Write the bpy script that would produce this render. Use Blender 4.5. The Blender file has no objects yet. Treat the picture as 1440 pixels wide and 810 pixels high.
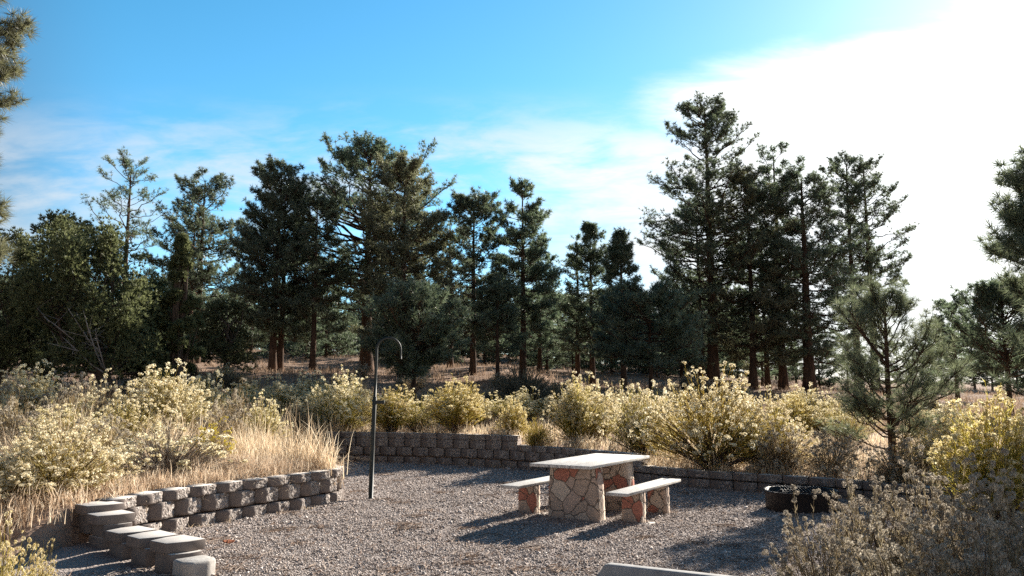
import bpy, math, random
import numpy as np
from mathutils import Vector, Matrix

scene = bpy.context.scene
COL = scene.collection
R = math.radians
PI = math.pi

# ------------------------------------------------------------------ camera model
F, TH, CH = 1133.0, R(7.3), 1.70           # focal length in photo pixels, tilt, eye height
SUN_AZ, SUN_EL = R(35.7), R(23.6)          # azimuth is measured from +Y towards +X


def z_at(py, d):                           # height of the point seen at row py, at distance d
    return CH + d * math.tan(TH + math.atan((405 - py) / F))


def x_at(px, d, z=1.5):
    return (px - 720) / F * (d * math.cos(TH) + (z - CH) * math.sin(TH))


def d_at(py, z=0.):                       # distance of the point seen at row py, at height z
    return (CH - z) / math.tan(math.atan((py - 405) / F) - TH)


def fix(P, z=0.):                          # first measurements ignored the camera's tilt
    out = []
    for x, y in np.asarray(P, float):
        y2 = d_at(550 + (CH - z) * F / y, z)
        out.append((x / y * (y2 * math.cos(TH) - (CH - z) * math.sin(TH)), y2))
    return np.array(out)


# ------------------------------------------------------------------ mesh building
class Buf:
    """collects vertices and faces and links them as ONE mesh object"""

    def __init__(self):
        self.v, self.f, self.m, self.n = [], [], [], 0

    def add(self, verts, faces, mat=0):
        verts = np.asarray(verts, dtype=np.float64).reshape(-1, 3)
        faces = np.asarray(faces, dtype=np.int64)
        if len(faces) == 0:
            return
        self.v.append(verts)
        self.f.append(faces + self.n)
        self.m.append(np.full(len(faces), mat, dtype=np.int32) if np.isscalar(mat) else np.asarray(mat, dtype=np.int32))
        self.n += len(verts)

    def tris(self, t, mat=0):               # (N,3,3)
        t = np.asarray(t).reshape(-1, 3)
        self.add(t, np.arange(len(t)).reshape(-1, 3), mat)

    def tubes(self, pts, rad, sides=5, mat=0, caps=False):
        """pts (N,K,3), rad (N,K)"""
        pts = np.asarray(pts, dtype=np.float64)
        if pts.ndim == 2:
            pts = pts[None]
        N, K, _ = pts.shape
        rad = np.broadcast_to(np.asarray(rad, dtype=np.float64), (N, K))
        tan = np.gradient(pts, axis=1)
        tan /= np.linalg.norm(tan, axis=2, keepdims=True) + 1e-9
        mean = tan.mean(axis=1)
        ref = np.where(np.abs(mean[:, 2:3]) > .8, np.array([[1., 0, 0]]), np.array([[0, 0, 1.]]))[:, None, :]
        a = np.cross(tan, np.broadcast_to(ref, tan.shape))
        a /= np.linalg.norm(a, axis=2, keepdims=True) + 1e-9
        b = np.cross(tan, a)
        an = np.arange(sides) / sides * 2 * PI
        ring = pts[:, :, None, :] + rad[:, :, None, None] * (a[:, :, None, :] * np.cos(an)[:, None] + b[:, :, None, :] * np.sin(an)[:, None])
        idx = np.arange(N * K * sides).reshape(N, K, sides)
        nx = np.roll(idx, -1, axis=2)
        q = np.stack([idx[:, :-1], nx[:, :-1], nx[:, 1:], idx[:, 1:]], axis=-1).reshape(-1, 4)
        n0 = self.n
        self.add(ring, q, mat)
        if caps:
            for i in range(N):
                self.f.append((idx[i, 0] + n0)[None, :]); self.m.append(np.array([mat], dtype=np.int32))
                self.f.append((idx[i, -1, ::-1] + n0)[None, :]); self.m.append(np.array([mat], dtype=np.int32))

    def box(self, lo, hi, M=None, mat=0):
        (x0, y0, z0), (x1, y1, z1) = lo, hi
        v = np.array([(x0, y0, z0), (x1, y0, z0), (x1, y1, z0), (x0, y1, z0), (x0, y0, z1), (x1, y0, z1), (x1, y1, z1), (x0, y1, z1)])
        if M is not None:
            v = v @ np.array(M)[:3, :3].T + np.array(M)[:3, 3]
        self.add(v, [(0, 3, 2, 1), (4, 5, 6, 7), (0, 1, 5, 4), (1, 2, 6, 5), (2, 3, 7, 6), (3, 0, 4, 7)], mat)

    def build(self, name, mats, parent=None, loc=None, smooth=False):
        me = bpy.data.meshes.new(name)
        if self.n:
            v = np.concatenate(self.v).astype(np.float32)
            me.vertices.add(len(v))
            me.vertices.foreach_set('co', v.ravel())
            sizes = np.concatenate([np.full(len(f), f.shape[1], dtype=np.int32) for f in self.f])
            loops = np.concatenate([f.ravel() for f in self.f]).astype(np.int32)
            me.loops.add(len(loops))
            me.loops.foreach_set('vertex_index', loops)
            me.polygons.add(len(sizes))
            me.polygons.foreach_set('loop_start', np.concatenate([[0], np.cumsum(sizes)[:-1]]).astype(np.int32))
            me.polygons.foreach_set('loop_total', sizes)
            me.polygons.foreach_set('material_index', np.concatenate(self.m))
            if smooth:
                me.polygons.foreach_set('use_smooth', np.ones(len(sizes), dtype=bool))
            me.update(calc_edges=True)
            me.validate()
        for m in (mats if isinstance(mats, (list, tuple)) else [mats]):
            me.materials.append(m)
        o = bpy.data.objects.new(name, me)
        COL.objects.link(o)
        if parent is not None:
            o.parent = parent
        if loc is not None:
            o.location = loc
        return o


def tag(o, label=None, cat=None, group=None, kind=None):
    if label: o['label'] = label
    if cat: o['category'] = cat
    if group: o['group'] = group
    if kind: o['kind'] = kind
    return o


def thing(name, label, cat, loc=(0, 0, 0), rz=0, group=None):
    o = bpy.data.objects.new(name, None)
    o.empty_display_size = .2
    COL.objects.link(o)
    o.location = loc
    o.rotation_euler = (0, 0, rz)
    return tag(o, label, cat, group)


def copy_thing(root, loc, rz, scale, label, group=None):
    r = root.copy(); COL.objects.link(r)
    r.location = loc; r.rotation_euler = (0, 0, rz); r.scale = scale
    r['label'] = label
    if group: r['group'] = group
    for ch in list(root.children):
        c = ch.copy(); COL.objects.link(c); c.parent = r
    return r


def bevel(o, w, seg=2):
    m = o.modifiers.new('bevel', 'BEVEL'); m.width = w; m.segments = seg; m.limit_method = 'ANGLE'
    return o


# ------------------------------------------------------------------ materials
def mat_new(name):
    m = bpy.data.materials.new(name); m.use_nodes = True
    nt = m.node_tree; nt.nodes.clear()
    out = nt.nodes.new('ShaderNodeOutputMaterial')
    return m, nt, out


def N(nt, t, **kw):
    n = nt.nodes.new(t)
    for k, v in kw.items():
        if k.startswith('i_'):
            n.inputs[k[2:]].default_value = v
        else:
            setattr(n, k, v)
    return n


def ramp(nt, fac, stops):
    n = nt.nodes.new('ShaderNodeValToRGB')
    e = n.color_ramp.elements
    while len(e) < len(stops): e.new(.5)
    for i, (p, c) in enumerate(stops):
        e[i].position = p
        e[i].color = (c[0], c[1], c[2], 1) if not np.isscalar(c) else (c, c, c, 1)
    nt.links.new(fac, n.inputs[0])
    return n.outputs[0]


def math_n(nt, op, a, b=None, clamp=False):
    n = nt.nodes.new('ShaderNodeMath'); n.operation = op; n.use_clamp = clamp
    for i, s in enumerate((a, b)):
        if s is None: continue
        if np.isscalar(s): n.inputs[i].default_value = s
        else: nt.links.new(s, n.inputs[i])
    return n.outputs[0]


def mixc(nt, fac, a, b, mode='MIX'):
    n = nt.nodes.new('ShaderNodeMix'); n.data_type = 'RGBA'; n.blend_type = mode
    for s, i in ((fac, 0), (a, 6), (b, 7)):
        if np.isscalar(s): n.inputs[i].default_value = s
        elif isinstance(s, (tuple, list)): n.inputs[i].default_value = (*s[:3], 1)
        else: nt.links.new(s, n.inputs[i])
    return n.outputs[2]


def leafmat(name, stops, trans=.35, objvar=.25, gloss=.0, hue=.02):
    """thin leaf or needle: diffuse + translucent, tone varies from piece to piece and from plant to plant"""
    m, nt, out = mat_new(name)
    geo = N(nt, 'ShaderNodeNewGeometry'); oi = N(nt, 'ShaderNodeObjectInfo')
    c = ramp(nt, geo.outputs['Random Per Island'], stops)
    hs = N(nt, 'ShaderNodeHueSaturation')
    nt.links.new(c, hs.inputs['Color'])
    nt.links.new(math_n(nt, 'ADD', math_n(nt, 'MULTIPLY', oi.outputs['Random'], objvar), 1 - objvar / 2), hs.inputs['Value'])
    nt.links.new(math_n(nt, 'ADD', math_n(nt, 'MULTIPLY', oi.outputs['Random'], hue), .5 - hue / 2), hs.inputs['Hue'])
    d = N(nt, 'ShaderNodeBsdfDiffuse'); t = N(nt, 'ShaderNodeBsdfTranslucent'); mx = N(nt, 'ShaderNodeMixShader')
    nt.links.new(hs.outputs[0], d.inputs[0]); nt.links.new(hs.outputs[0], t.inputs[0])
    mx.inputs[0].default_value = trans
    nt.links.new(d.outputs[0], mx.inputs[1]); nt.links.new(t.outputs[0], mx.inputs[2])
    last = mx.outputs[0]
    if gloss:
        g = N(nt, 'ShaderNodeBsdfGlossy'); g.inputs['Roughness'].default_value = .5
        m2 = N(nt, 'ShaderNodeMixShader'); m2.inputs[0].default_value = gloss
        nt.links.new(last, m2.inputs[1]); nt.links.new(g.outputs[0], m2.inputs[2]); last = m2.outputs[0]
    nt.links.new(last, out.inputs[0])
    return m


def noisemat(name, stops, scale=8, detail=6, rough=.9, bump=.0, bscale=None, bdist=.02, spec=.2, metallic=0, coord='Object', objvar=0, stretch=None):
    m, nt, out = mat_new(name)
    tc = N(nt, 'ShaderNodeTexCoord')
    vec = tc.outputs[coord]
    if stretch:
        mp = N(nt, 'ShaderNodeMapping'); mp.inputs['Scale'].default_value = stretch
        nt.links.new(vec, mp.inputs[0]); vec = mp.outputs[0]
    nz = N(nt, 'ShaderNodeTexNoise', i_Scale=scale, i_Detail=detail, i_Roughness=.65)
    nt.links.new(vec, nz.inputs['Vector'])
    c = ramp(nt, nz.outputs[0], stops)
    if objvar:
        oi = N(nt, 'ShaderNodeObjectInfo'); hs = N(nt, 'ShaderNodeHueSaturation')
        nt.links.new(c, hs.inputs['Color'])
        nt.links.new(math_n(nt, 'ADD', math_n(nt, 'MULTIPLY', oi.outputs['Random'], objvar), 1 - objvar / 2), hs.inputs['Value'])
        c = hs.outputs[0]
    p = N(nt, 'ShaderNodeBsdfPrincipled', i_Roughness=rough, i_Metallic=metallic)
    p.inputs['Specular IOR Level'].default_value = spec
    nt.links.new(c, p.inputs['Base Color'])
    if bump:
        n2 = N(nt, 'ShaderNodeTexNoise', i_Scale=bscale or scale * 4, i_Detail=8, i_Roughness=.7)
        nt.links.new(vec, n2.inputs['Vector'])
        b = N(nt, 'ShaderNodeBump', i_Strength=bump, i_Distance=bdist)
        nt.links.new(n2.outputs[0], b.inputs['Height']); nt.links.new(b.outputs[0], p.inputs['Normal'])
    nt.links.new(p.outputs[0], out.inputs[0])
    return m


M = {}
M['needle'] = leafmat('pine_needles', [(0, (.078, .108, .062)), (.5, (.13, .172, .10)), (1, (.235, .275, .175))], .52, .30, .07)
M['needle_olive'] = leafmat('olive_pine_needles', [(0, (.11, .115, .06)), (.5, (.18, .185, .098)), (1, (.28, .28, .17))], .52, .25, .07)
M['needle_young'] = leafmat('young_pine_needles', [(0, (.10, .125, .068)), (.5, (.165, .195, .11)), (1, (.27, .29, .18))], .52, .15, .08)
M['juniper'] = leafmat('juniper_scales', [(0, (.09, .105, .045)), (.5, (.155, .175, .078)), (1, (.25, .26, .13))], .48, .25, .03)
M['bark'] = noisemat('pine_bark', [(.3, (.035, .024, .019)), (.55, (.10, .062, .043)), (.75, (.19, .115, .075))], 7, 8, .95, .9, 20, .04, .1, stretch=(1, 1, .25))
M['juniper_bark'] = noisemat('juniper_bark', [(.3, (.05, .035, .028)), (.7, (.16, .12, .095))], 9, 8, .95, .8, 26, .03, .1, stretch=(1, 1, .2))
M['dead_wood'] = noisemat('weathered_dead_wood', [(.3, (.16, .145, .135)), (.7, (.33, .31, .295))], 9, 6, .9, .4, 30, .01, .1)
M['woody'] = noisemat('shrub_wood', [(.3, (.055, .037, .030)), (.7, (.16, .11, .085))], 15, 5, .95, 0, spec=.1, objvar=.3)
M['grey_twig'] = leafmat('grey_twigs', [(0, (.16, .13, .11)), (.6, (.30, .26, .22)), (1, (.46, .42, .36))], .1, .2)
M['shoot'] = leafmat('rabbitbrush_shoots', [(0, (.32, .27, .105)), (.5, (.50, .425, .17)), (1, (.66, .57, .27))], .56, .25)
M['shoot_gold'] = leafmat('golden_rabbitbrush_shoots', [(0, (.36, .285, .075)), (.5, (.55, .455, .125)), (1, (.70, .60, .21))], .52, .2)
M['shoot_dry'] = leafmat('dry_rabbitbrush_shoots', [(0, (.30, .235, .14)), (.5, (.46, .37, .23)), (1, (.64, .54, .36))], .48, .25)
M['shaded_shoot'] = leafmat('shade_dimmed_shoots', [(0, (.18, .14, .09)), (.5, (.29, .23, .15)), (1, (.44, .36, .24))], .40, .25)  # dry shoots with the shade of the right foreground put into the colour
M['sage'] = leafmat('sagebrush_leaves', [(0, (.13, .115, .08)), (.5, (.20, .18, .13)), (1, (.30, .275, .20))], .35, .2)
M['flower'] = leafmat('faded_flower_heads', [(0, (.60, .49, .29)), (.4, (.79, .70, .47)), (1, (.91, .87, .71))], .55, .15, hue=.01)
M['flower_gold'] = leafmat('golden_flower_heads', [(0, (.58, .46, .21)), (.5, (.77, .67, .38)), (1, (.90, .83, .60))], .50, .15, hue=.01)
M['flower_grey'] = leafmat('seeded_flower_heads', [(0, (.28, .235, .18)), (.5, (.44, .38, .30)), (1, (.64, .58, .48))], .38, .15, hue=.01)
M['flower_yellow'] = leafmat('yellow_flower_heads', [(0, (.50, .40, .04)), (.5, (.70, .58, .08)), (1, (.80, .70, .20))], .40, .1, hue=.01)
M['grass'] = leafmat('dry_grass', [(0, (.42, .29, .19)), (.5, (.66, .51, .36)), (1, (.84, .73, .57))], .5, .1)
M['slope_grass'] = leafmat('short_dry_grass', [(0, (.22, .15, .10)), (.5, (.38, .27, .19)), (1, (.55, .42, .31))], .3, .1)
M['pebble'] = leafmat('gravel_chips', [(0, (.24, .195, .172)), (.5, (.42, .352, .32)), (.8, (.52, .45, .415)), (1, (.66, .595, .555))], .0, 0)
M['litter'] = leafmat('needle_litter', [(0, (.12, .08, .055)), (.5, (.26, .19, .14)), (1, (.45, .38, .31))], .1, 0)
M['smooth_block'] = noisemat('shaded_moulded_concrete', [(.3, (.15, .122, .109)), (.7, (.215, .18, .162))], 6, 8, .92, .35, 90, .004, .2)  # moulded faces, colour darkened to deepen the shade on their slant
M['cap_top'] = noisemat('sunlit_concrete_top', [(.3, (.46, .42, .385)), (.7, (.60, .56, .52))], 6, 8, .92, .35, 90, .004, .2)  # tops coloured paler than the sides to carry the sunlight on them
M['pale_block'] = noisemat('pale_concrete', [(.25, (.24, .215, .195)), (.5, (.36, .335, .31)), (.8, (.55, .53, .50))], 5, 8, .9, .5, 40, .01, .2)
M['iron'] = noisemat('dark_green_painted_steel', [(.3, (.009, .013, .012)), (.7, (.018, .025, .023))], 14, 5, .6, .15, 60, .002, .5, metallic=.0)
M['rust'] = noisemat('sooty_steel', [(.3, (.016, .013, .013)), (.7, (.050, .036, .030))], 9, 6, .55, .3, 40, .004, .5, metallic=.4)
M['ash'] = noisemat('ash', [(.3, (.05, .048, .046)), (.7, (.20, .19, .185))], 12, 6, 1, .6, 40, .02, .05)
M['board'] = noisemat('painted_grey_boards', [(.30, (.27, .24, .21)), (.44, (.52, .485, .445)), (.70, (.72, .69, .65))], 4, 10, .8, .4, 18, .008, .25, stretch=(9, 1.3, 2))
M['stop'] = noisemat('cast_concrete', [(.3, (.26, .25, .245)), (.7, (.42, .41, .40))], 7, 8, .85, .35, 60, .004, .25)
M['footing'] = noisemat('pale_footing', [(.3, (.42, .38, .34)), (.7, (.60, .56, .51))], 8, 8, .9, .4, 40, .006, .2)
M['leaf'] = leafmat('fallen_leaf', [(0, (.30, .14, .08)), (1, (.36, .17, .10))], .3, 0)


def split_face():
    m, nt, out = mat_new('split_face_concrete')
    tc = N(nt, 'ShaderNodeTexCoord')
    nz = N(nt, 'ShaderNodeTexNoise', i_Scale=22, i_Detail=10, i_Roughness=.75)
    nt.links.new(tc.outputs['Object'], nz.inputs[0])
    c = ramp(nt, nz.outputs[0], [(.32, (.16, .13, .116)), (.5, (.33, .285, .26)), (.66, (.60, .555, .515))])
    vo = N(nt, 'ShaderNodeTexVoronoi', i_Scale=34); nt.links.new(tc.outputs['Object'], vo.inputs[0])
    h = math_n(nt, 'ADD', nz.outputs[0], vo.outputs[0])
    b = N(nt, 'ShaderNodeBump', i_Strength=1.0, i_Distance=.03); nt.links.new(h, b.inputs['Height'])
    p = N(nt, 'ShaderNodeBsdfPrincipled', i_Roughness=.95); p.inputs['Specular IOR Level'].default_value = .1
    nt.links.new(c, p.inputs['Base Color']); nt.links.new(b.outputs[0], p.inputs['Normal']); nt.links.new(p.outputs[0], out.inputs[0])
    return m


def flagstone():
    m, nt, out = mat_new('flagstone_veneer')
    tc = N(nt, 'ShaderNodeTexCoord')
    wz = N(nt, 'ShaderNodeTexNoise', i_Scale=5, i_Detail=4); nt.links.new(tc.outputs['Object'], wz.inputs[0])
    vec = mixc(nt, .12, tc.outputs['Object'], wz.outputs['Color'], 'ADD')
    v1 = N(nt, 'ShaderNodeTexVoronoi', i_Scale=5.2); v2 = N(nt, 'ShaderNodeTexVoronoi', feature='DISTANCE_TO_EDGE', i_Scale=5.2)
    nt.links.new(vec, v1.inputs[0]); nt.links.new(vec, v2.inputs[0])
    sep = N(nt, 'ShaderNodeSeparateColor'); nt.links.new(v1.outputs['Color'], sep.inputs[0])
    c = ramp(nt, sep.outputs[0], [(0, (.46, .35, .28)), (.22, (.56, .45, .365)), (.45, (.50, .375, .305)), (.62, (.60, .49, .40)), (.80, (.44, .185, .135)), (1, (.38, .14, .10))])
    c.node.color_ramp.interpolation = 'CONSTANT'
    nz = N(nt, 'ShaderNodeTexNoise', i_Scale=26, i_Detail=8, i_Roughness=.7); nt.links.new(tc.outputs['Object'], nz.inputs[0])
    c = mixc(nt, .55, c, ramp(nt, nz.outputs[0], [(.3, .55), (.7, 1.25)]), 'MULTIPLY')
    edge = ramp(nt, math_n(nt, 'ADD', v2.outputs['Distance'], math_n(nt, 'MULTIPLY', math_n(nt, 'SUBTRACT', nz.outputs[0], .5), .05)), [(.012, 1.), (.035, 0.)])
    c = mixc(nt, edge, c, (.15, .125, .105))
    h = math_n(nt, 'ADD', math_n(nt, 'MULTIPLY', ramp(nt, v2.outputs['Distance'], [(.0, 0.), (.05, 1.)]), 1.0), math_n(nt, 'MULTIPLY', nz.outputs[0], .5))
    b = N(nt, 'ShaderNodeBump', i_Strength=.7, i_Distance=.015); nt.links.new(h, b.inputs['Height'])
    p = N(nt, 'ShaderNodeBsdfPrincipled', i_Roughness=.9); p.inputs['Specular IOR Level'].default_value = .15
    nt.links.new(c, p.inputs['Base Color']); nt.links.new(b.outputs[0], p.inputs['Normal']); nt.links.new(p.outputs[0], out.inputs[0])
    return m


def groundmat(name, stops_big, stops_small, sb, ss, bump, bs, bd, mixf=.6):
    m, nt, out = mat_new(name)
    tc = N(nt, 'ShaderNodeTexCoord')
    n1 = N(nt, 'ShaderNodeTexNoise', i_Scale=sb, i_Detail=6, i_Roughness=.6); n2 = N(nt, 'ShaderNodeTexNoise', i_Scale=ss, i_Detail=8, i_Roughness=.75)
    nt.links.new(tc.outputs['Object'], n1.inputs[0]); nt.links.new(tc.outputs['Object'], n2.inputs[0])
    c = mixc(nt, mixf, ramp(nt, n1.outputs[0], stops_big), ramp(nt, n2.outputs[0], stops_small), 'MULTIPLY')
    vo = N(nt, 'ShaderNodeTexVoronoi', i_Scale=bs); nt.links.new(tc.outputs['Object'], vo.inputs[0])
    b = N(nt, 'ShaderNodeBump', i_Strength=bump, i_Distance=bd)
    nt.links.new(math_n(nt, 'ADD', vo.outputs[0], n2.outputs[0]), b.inputs['Height'])
    p = N(nt, 'ShaderNodeBsdfPrincipled', i_Roughness=1.0); p.inputs['Specular IOR Level'].default_value = .05
    nt.links.new(c, p.inputs['Base Color']); nt.links.new(b.outputs[0], p.inputs['Normal']); nt.links.new(p.outputs[0], out.inputs[0])
    return m


M['split'] = split_face()
M['flag'] = flagstone()
M['dirt'] = groundmat('dry_soil', [(.3, (.26, .175, .13)), (.7, (.40, .285, .215))], [(.25, .45), (.75, 1.2)], .35, 9, .8, 14, .05)
M['gravel'] = groundmat('gravel', [(.3, (.36, .305, .28)), (.7, (.47, .405, .375))], [(.25, .35), (.75, 1.3)], .6, 40, 1.0, 38, .03)

# ------------------------------------------------------------------ terrain
LEFT_WALL = np.array([(-4.30, 8.62), (-4.12, 9.30), (-3.86, 9.93), (-3.60, 10.35), (-3.17, 11.05), (-2.74, 11.80), (-2.56, 12.22), (-2.62, 12.62), (-2.92, 13.0), (-3.5, 13.35), (-4.2, 14.3)])
LEFT_WALL = fix(LEFT_WALL)
BACK_WALL = np.array([(-6.6, 18.9), (-5.2, 19.25), (-3.9, 19.1), (-2.7, 18.8), (-1.63, 18.4), (-.35, 17.8), (.35, 17.3), (1.3, 16.35), (2.0, 15.35), (2.75, 14.35), (3.4, 13.75), (4.04, 13.33), (5.0, 12.65), (5.8, 11.75), (6.3, 10.9)])
BACK_WALL = fix(BACK_WALL)
BW_EXT = np.vstack([[(-400, 18.9), (-20, 18.9)], BACK_WALL, [(7.3, 9.2), (8.7, 6.5), (12, 2), (40, -20), (400, -250)]])
LEFT_BED = np.array([(-4.75, 7.2), (-4.42, 8.85), *LEFT_WALL[:11].tolist(), (-4.6, 16.5), (-4.9, 19.5), (-60, 19.5), (-60, 7.0)])


def seg_dist(x, y, poly, closed=False):
    d = np.full(x.shape, 1e9)
    P = np.vstack([poly, poly[:1]]) if closed else poly
    for (x0, y0), (x1, y1) in zip(P[:-1], P[1:]):
        dx, dy = x1 - x0, y1 - y0
        t = np.clip(((x - x0) * dx + (y - y0) * dy) / (dx * dx + dy * dy), 0, 1)
        d = np.minimum(d, np.hypot(x - x0 - t * dx, y - y0 - t * dy))
    return d


def inside(x, y, poly):
    r = np.zeros(x.shape, bool)
    P = np.vstack([poly, poly[:1]])
    for (x0, y0), (x1, y1) in zip(P[:-1], P[1:]):
        if y0 == y1: continue
        c = ((y0 > y) != (y1 > y)) & (x < (x1 - x0) * (y - y0) / (y1 - y0) + x0)
        r ^= c
    return r


def sm(t):
    t = np.clip(t, 0, 1)
    return t * t * (3 - 2 * t)


def terrain(x, y):
    x = np.asarray(x, float); y = np.asarray(y, float)
    sh = x.shape
    x = x.ravel(); y = y.ravel()
    yw = np.interp(x, BW_EXT[:, 0], BW_EXT[:, 1])
    db = seg_dist(x, y, BW_EXT) * np.where(y > yw, 1, -1)
    top = np.interp(x, [-1, -.25, .02, 2.0, 2.25, 6, 8, 30], [.67, .65, .46, .45, .26, .25, .35, .5])
    az = np.arctan2(x, np.maximum(y, 3))
    slope = np.interp(az, [-.6, -.25, 0, .25, .40, .6], [.088, .082, .074, .046, .024, .014])
    t = np.maximum(db - .35, 0)
    rise = slope * (np.minimum(t, 62) + .55 * np.maximum(t - 62, 0)) * sm(t / 2.5)
    soft = np.where(x > 6.4, np.clip((x - 6.4) * .5, 0, 2.5), 0) + .22
    zb = (top + rise) * sm((db - .04) / soft)
    dl = seg_dist(x, y, LEFT_BED, True) * np.where(inside(x, y, LEFT_BED), 1, -1)
    zl = .46 * sm((dl - .04) / .22) * sm((y - 7.4) / 1.5)
    zl = zl + .09 * sm((-x - 4.8) / 3) * sm((dl - .3) / 2) + .03 * np.maximum(-x - 7, 0) * sm((dl - .3) / 4)
    z = np.maximum(zb, zl)
    z = np.maximum(z, .10 * np.exp(-((x + 4.35) / .75) ** 2 - ((y - 8.55) / .75) ** 2))
    nz = (np.sin(x * 1.7 + 1.3 * np.sin(y * 1.1)) * np.sin(y * 1.9 + 1.1 * np.sin(x * .7)) * .04 +
          np.sin(x * .31 + 2) * np.sin(y * .27 + .5) * .22 * sm((y - 22) / 20))
    z = z + nz * sm((z - .2) / .4)
    return z.reshape(sh)


def terr(x, y):
    return float(terrain(np.array([x]), np.array([y]))[0])


def spaced(segs):
    out = []
    for a, b, st in segs:
        n = max(1, int(round((b - a) / st)))
        out += list(np.linspace(a, b, n, endpoint=False))
    out.append(segs[-1][1])
    return np.array(out)


def relief(x, y):
    a = np.sin(x * 2.3 + 1.4 * np.sin(y * 1.7)) * np.sin(y * 2.9 + x + np.sin(x * 1.3))
    b_ = np.sin(x * 6.1 + 2 * np.sin(y * 2.3)) * np.sin(y * 7.3 + 1.7 * np.sin(x * 3.1))
    return .012 * (a + 1) + .009 * (b_ + 1)


gx = spaced([(-600, -150, 50), (-150, -40, 6), (-40, -9, .8), (-9, 8, .1), (8, 40, .8), (40, 150, 6), (150, 600, 50)])
gy = spaced([(-60, 0, 6), (0, 4, .5), (4, 21, .1), (21, 50, .6), (50, 140, 3), (140, 900, 40)])
X, Y = np.meshgrid(gx, gy)
Z = terrain(X, Y)
idx = np.arange(X.size).reshape(X.shape)
quads = np.stack([idx[:-1, :-1], idx[:-1, 1:], idx[1:, 1:], idx[1:, :-1]], -1).reshape(-1, 4)
b = Buf(); b.add(np.stack([X, Y, Z], -1), quads)
tag(b.build('ground', M['dirt'], smooth=True), 'dry reddish soil slope rising behind the retaining walls', kind='structure')
zq = Z.ravel()[quads].max(1); yq = Y.ravel()[quads].max(1); xq = np.abs(X.ravel()[quads]).max(1)
pad = quads[((zq < .03) | ((zq < .13) & (yq < 9.0) & (X.ravel()[quads].min(1) > -6))) & (yq < 20) & (xq < 14)]
used, inv = np.unique(pad, return_inverse=True)
vv = np.stack([X.ravel()[used], Y.ravel()[used], Z.ravel()[used] + .005], -1)
rg = np.random.default_rng(5)
vv[:, 2] += relief(vv[:, 0], vv[:, 1]) + rg.random(len(vv)) * .004
b = Buf(); b.add(vv, inv.reshape(-1, 4))
tag(b.build('gravel_pad', M['gravel']), 'flat grey gravel pad of the picnic site', kind='structure')


# loose gravel chips
def scatter_pad(n, y0, y1, rng):
    y = np.exp(rng.uniform(math.log(y0), math.log(y1), n * 2))
    x = rng.uniform(-.68, .68, n * 2) * y
    z = terrain(x, y)
    k = (z < .02)
    return x[k][:n], y[k][:n], (z + relief(x, y))[k][:n]


def chips(n, y0, y1, s0, s1, seed):
    rng = np.random.default_rng(seed)
    x, y, z = scatter_pad(n, y0, y1, rng)
    n = len(x)
    s = rng.uniform(s0, s1, n) * (y / 9) ** .55 * np.exp(rng.normal(0, .25, n))
    base = np.array([(1, 0, 0), (-.1, 1, 0), (-1, .1, 0), (.1, -.9, 0), (.1, .05, .62), (0, 0, -.5)])
    v = base[None] * rng.uniform(.55, 1.25, (n, 6, 3)) * s[:, None, None]
    a = rng.uniform(0, 2 * PI, n); ca, sa = np.cos(a)[:, None], np.sin(a)[:, None]
    tl = rng.normal(0, .35, (n, 2))
    v[:, :, 2] += v[:, :, 0] * tl[:, :1] + v[:, :, 1] * tl[:, 1:]
    vx = v[:, :, 0] * ca - v[:, :, 1] * sa; vy = v[:, :, 0] * sa + v[:, :, 1] * ca
    v = np.stack([vx + x[:, None], vy + y[:, None], v[:, :, 2] + (z + .008)[:, None] + s[:, None] * .15], -1)
    f = np.array([(0, 1, 4), (1, 2, 4), (2, 3, 4), (3, 0, 4), (1, 0, 5), (2, 1, 5), (3, 2, 5), (0, 3, 5)])
    return v, (f[None] + np.arange(n)[:, None, None] * 6).reshape(-1, 3)


b = Buf()
for args in ((190000, 5.2, 19.3, .006, .0145, 11), (1500, 5.2, 19.0, .02, .032, 12)):
    b.add(*chips(*args))
tag(b.build('gravel_chips', M['pebble']), 'loose grey gravel chips covering the pad', kind='stuff')

rng = np.random.default_rng(21)
b = Buf()
x, y, z = scatter_pad(5200, 5.2, 19, rng)
cx_, cy_, cz_ = scatter_pad(110, 5.6, 18.5, rng)
kk = rng.integers(0, len(cx_), 5200)
x = np.concatenate([x, cx_[kk] + rng.normal(0, .10, 5200)]); y = np.concatenate([y, cy_[kk] + rng.normal(0, .06, 5200)]); z = np.concatenate([z, cz_[kk]])
n = len(x)
a = rng.uniform(0, PI, n); L = rng.uniform(.03, .10, n)
d = np.stack([np.cos(a), np.sin(a), rng.uniform(-.05, .25, n)], -1)
c = np.stack([x, y, z + .03], -1)
side = np.stack([-np.sin(a), np.cos(a), np.full(n, .6)], -1) * .0045
b.tris(np.stack([c - d * L[:, None] - side, c - d * L[:, None] + side, c + d * L[:, None]], 1))
tag(b.build('needle_litter', M['litter']), 'brown pine needles and twigs strewn over the gravel', kind='stuff')


# ------------------------------------------------------------------ retaining walls
def outline(w, rough_from=.20, setback=.075, depth=.27):
    """plan outline of a block: x along the wall, y outwards"""
    return [(0.004, -setback), (rough_from, .018), (w - .006, -.036), (w - .02, -setback * 1.15), (w - .05, -depth), (.045, -depth)]


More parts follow.
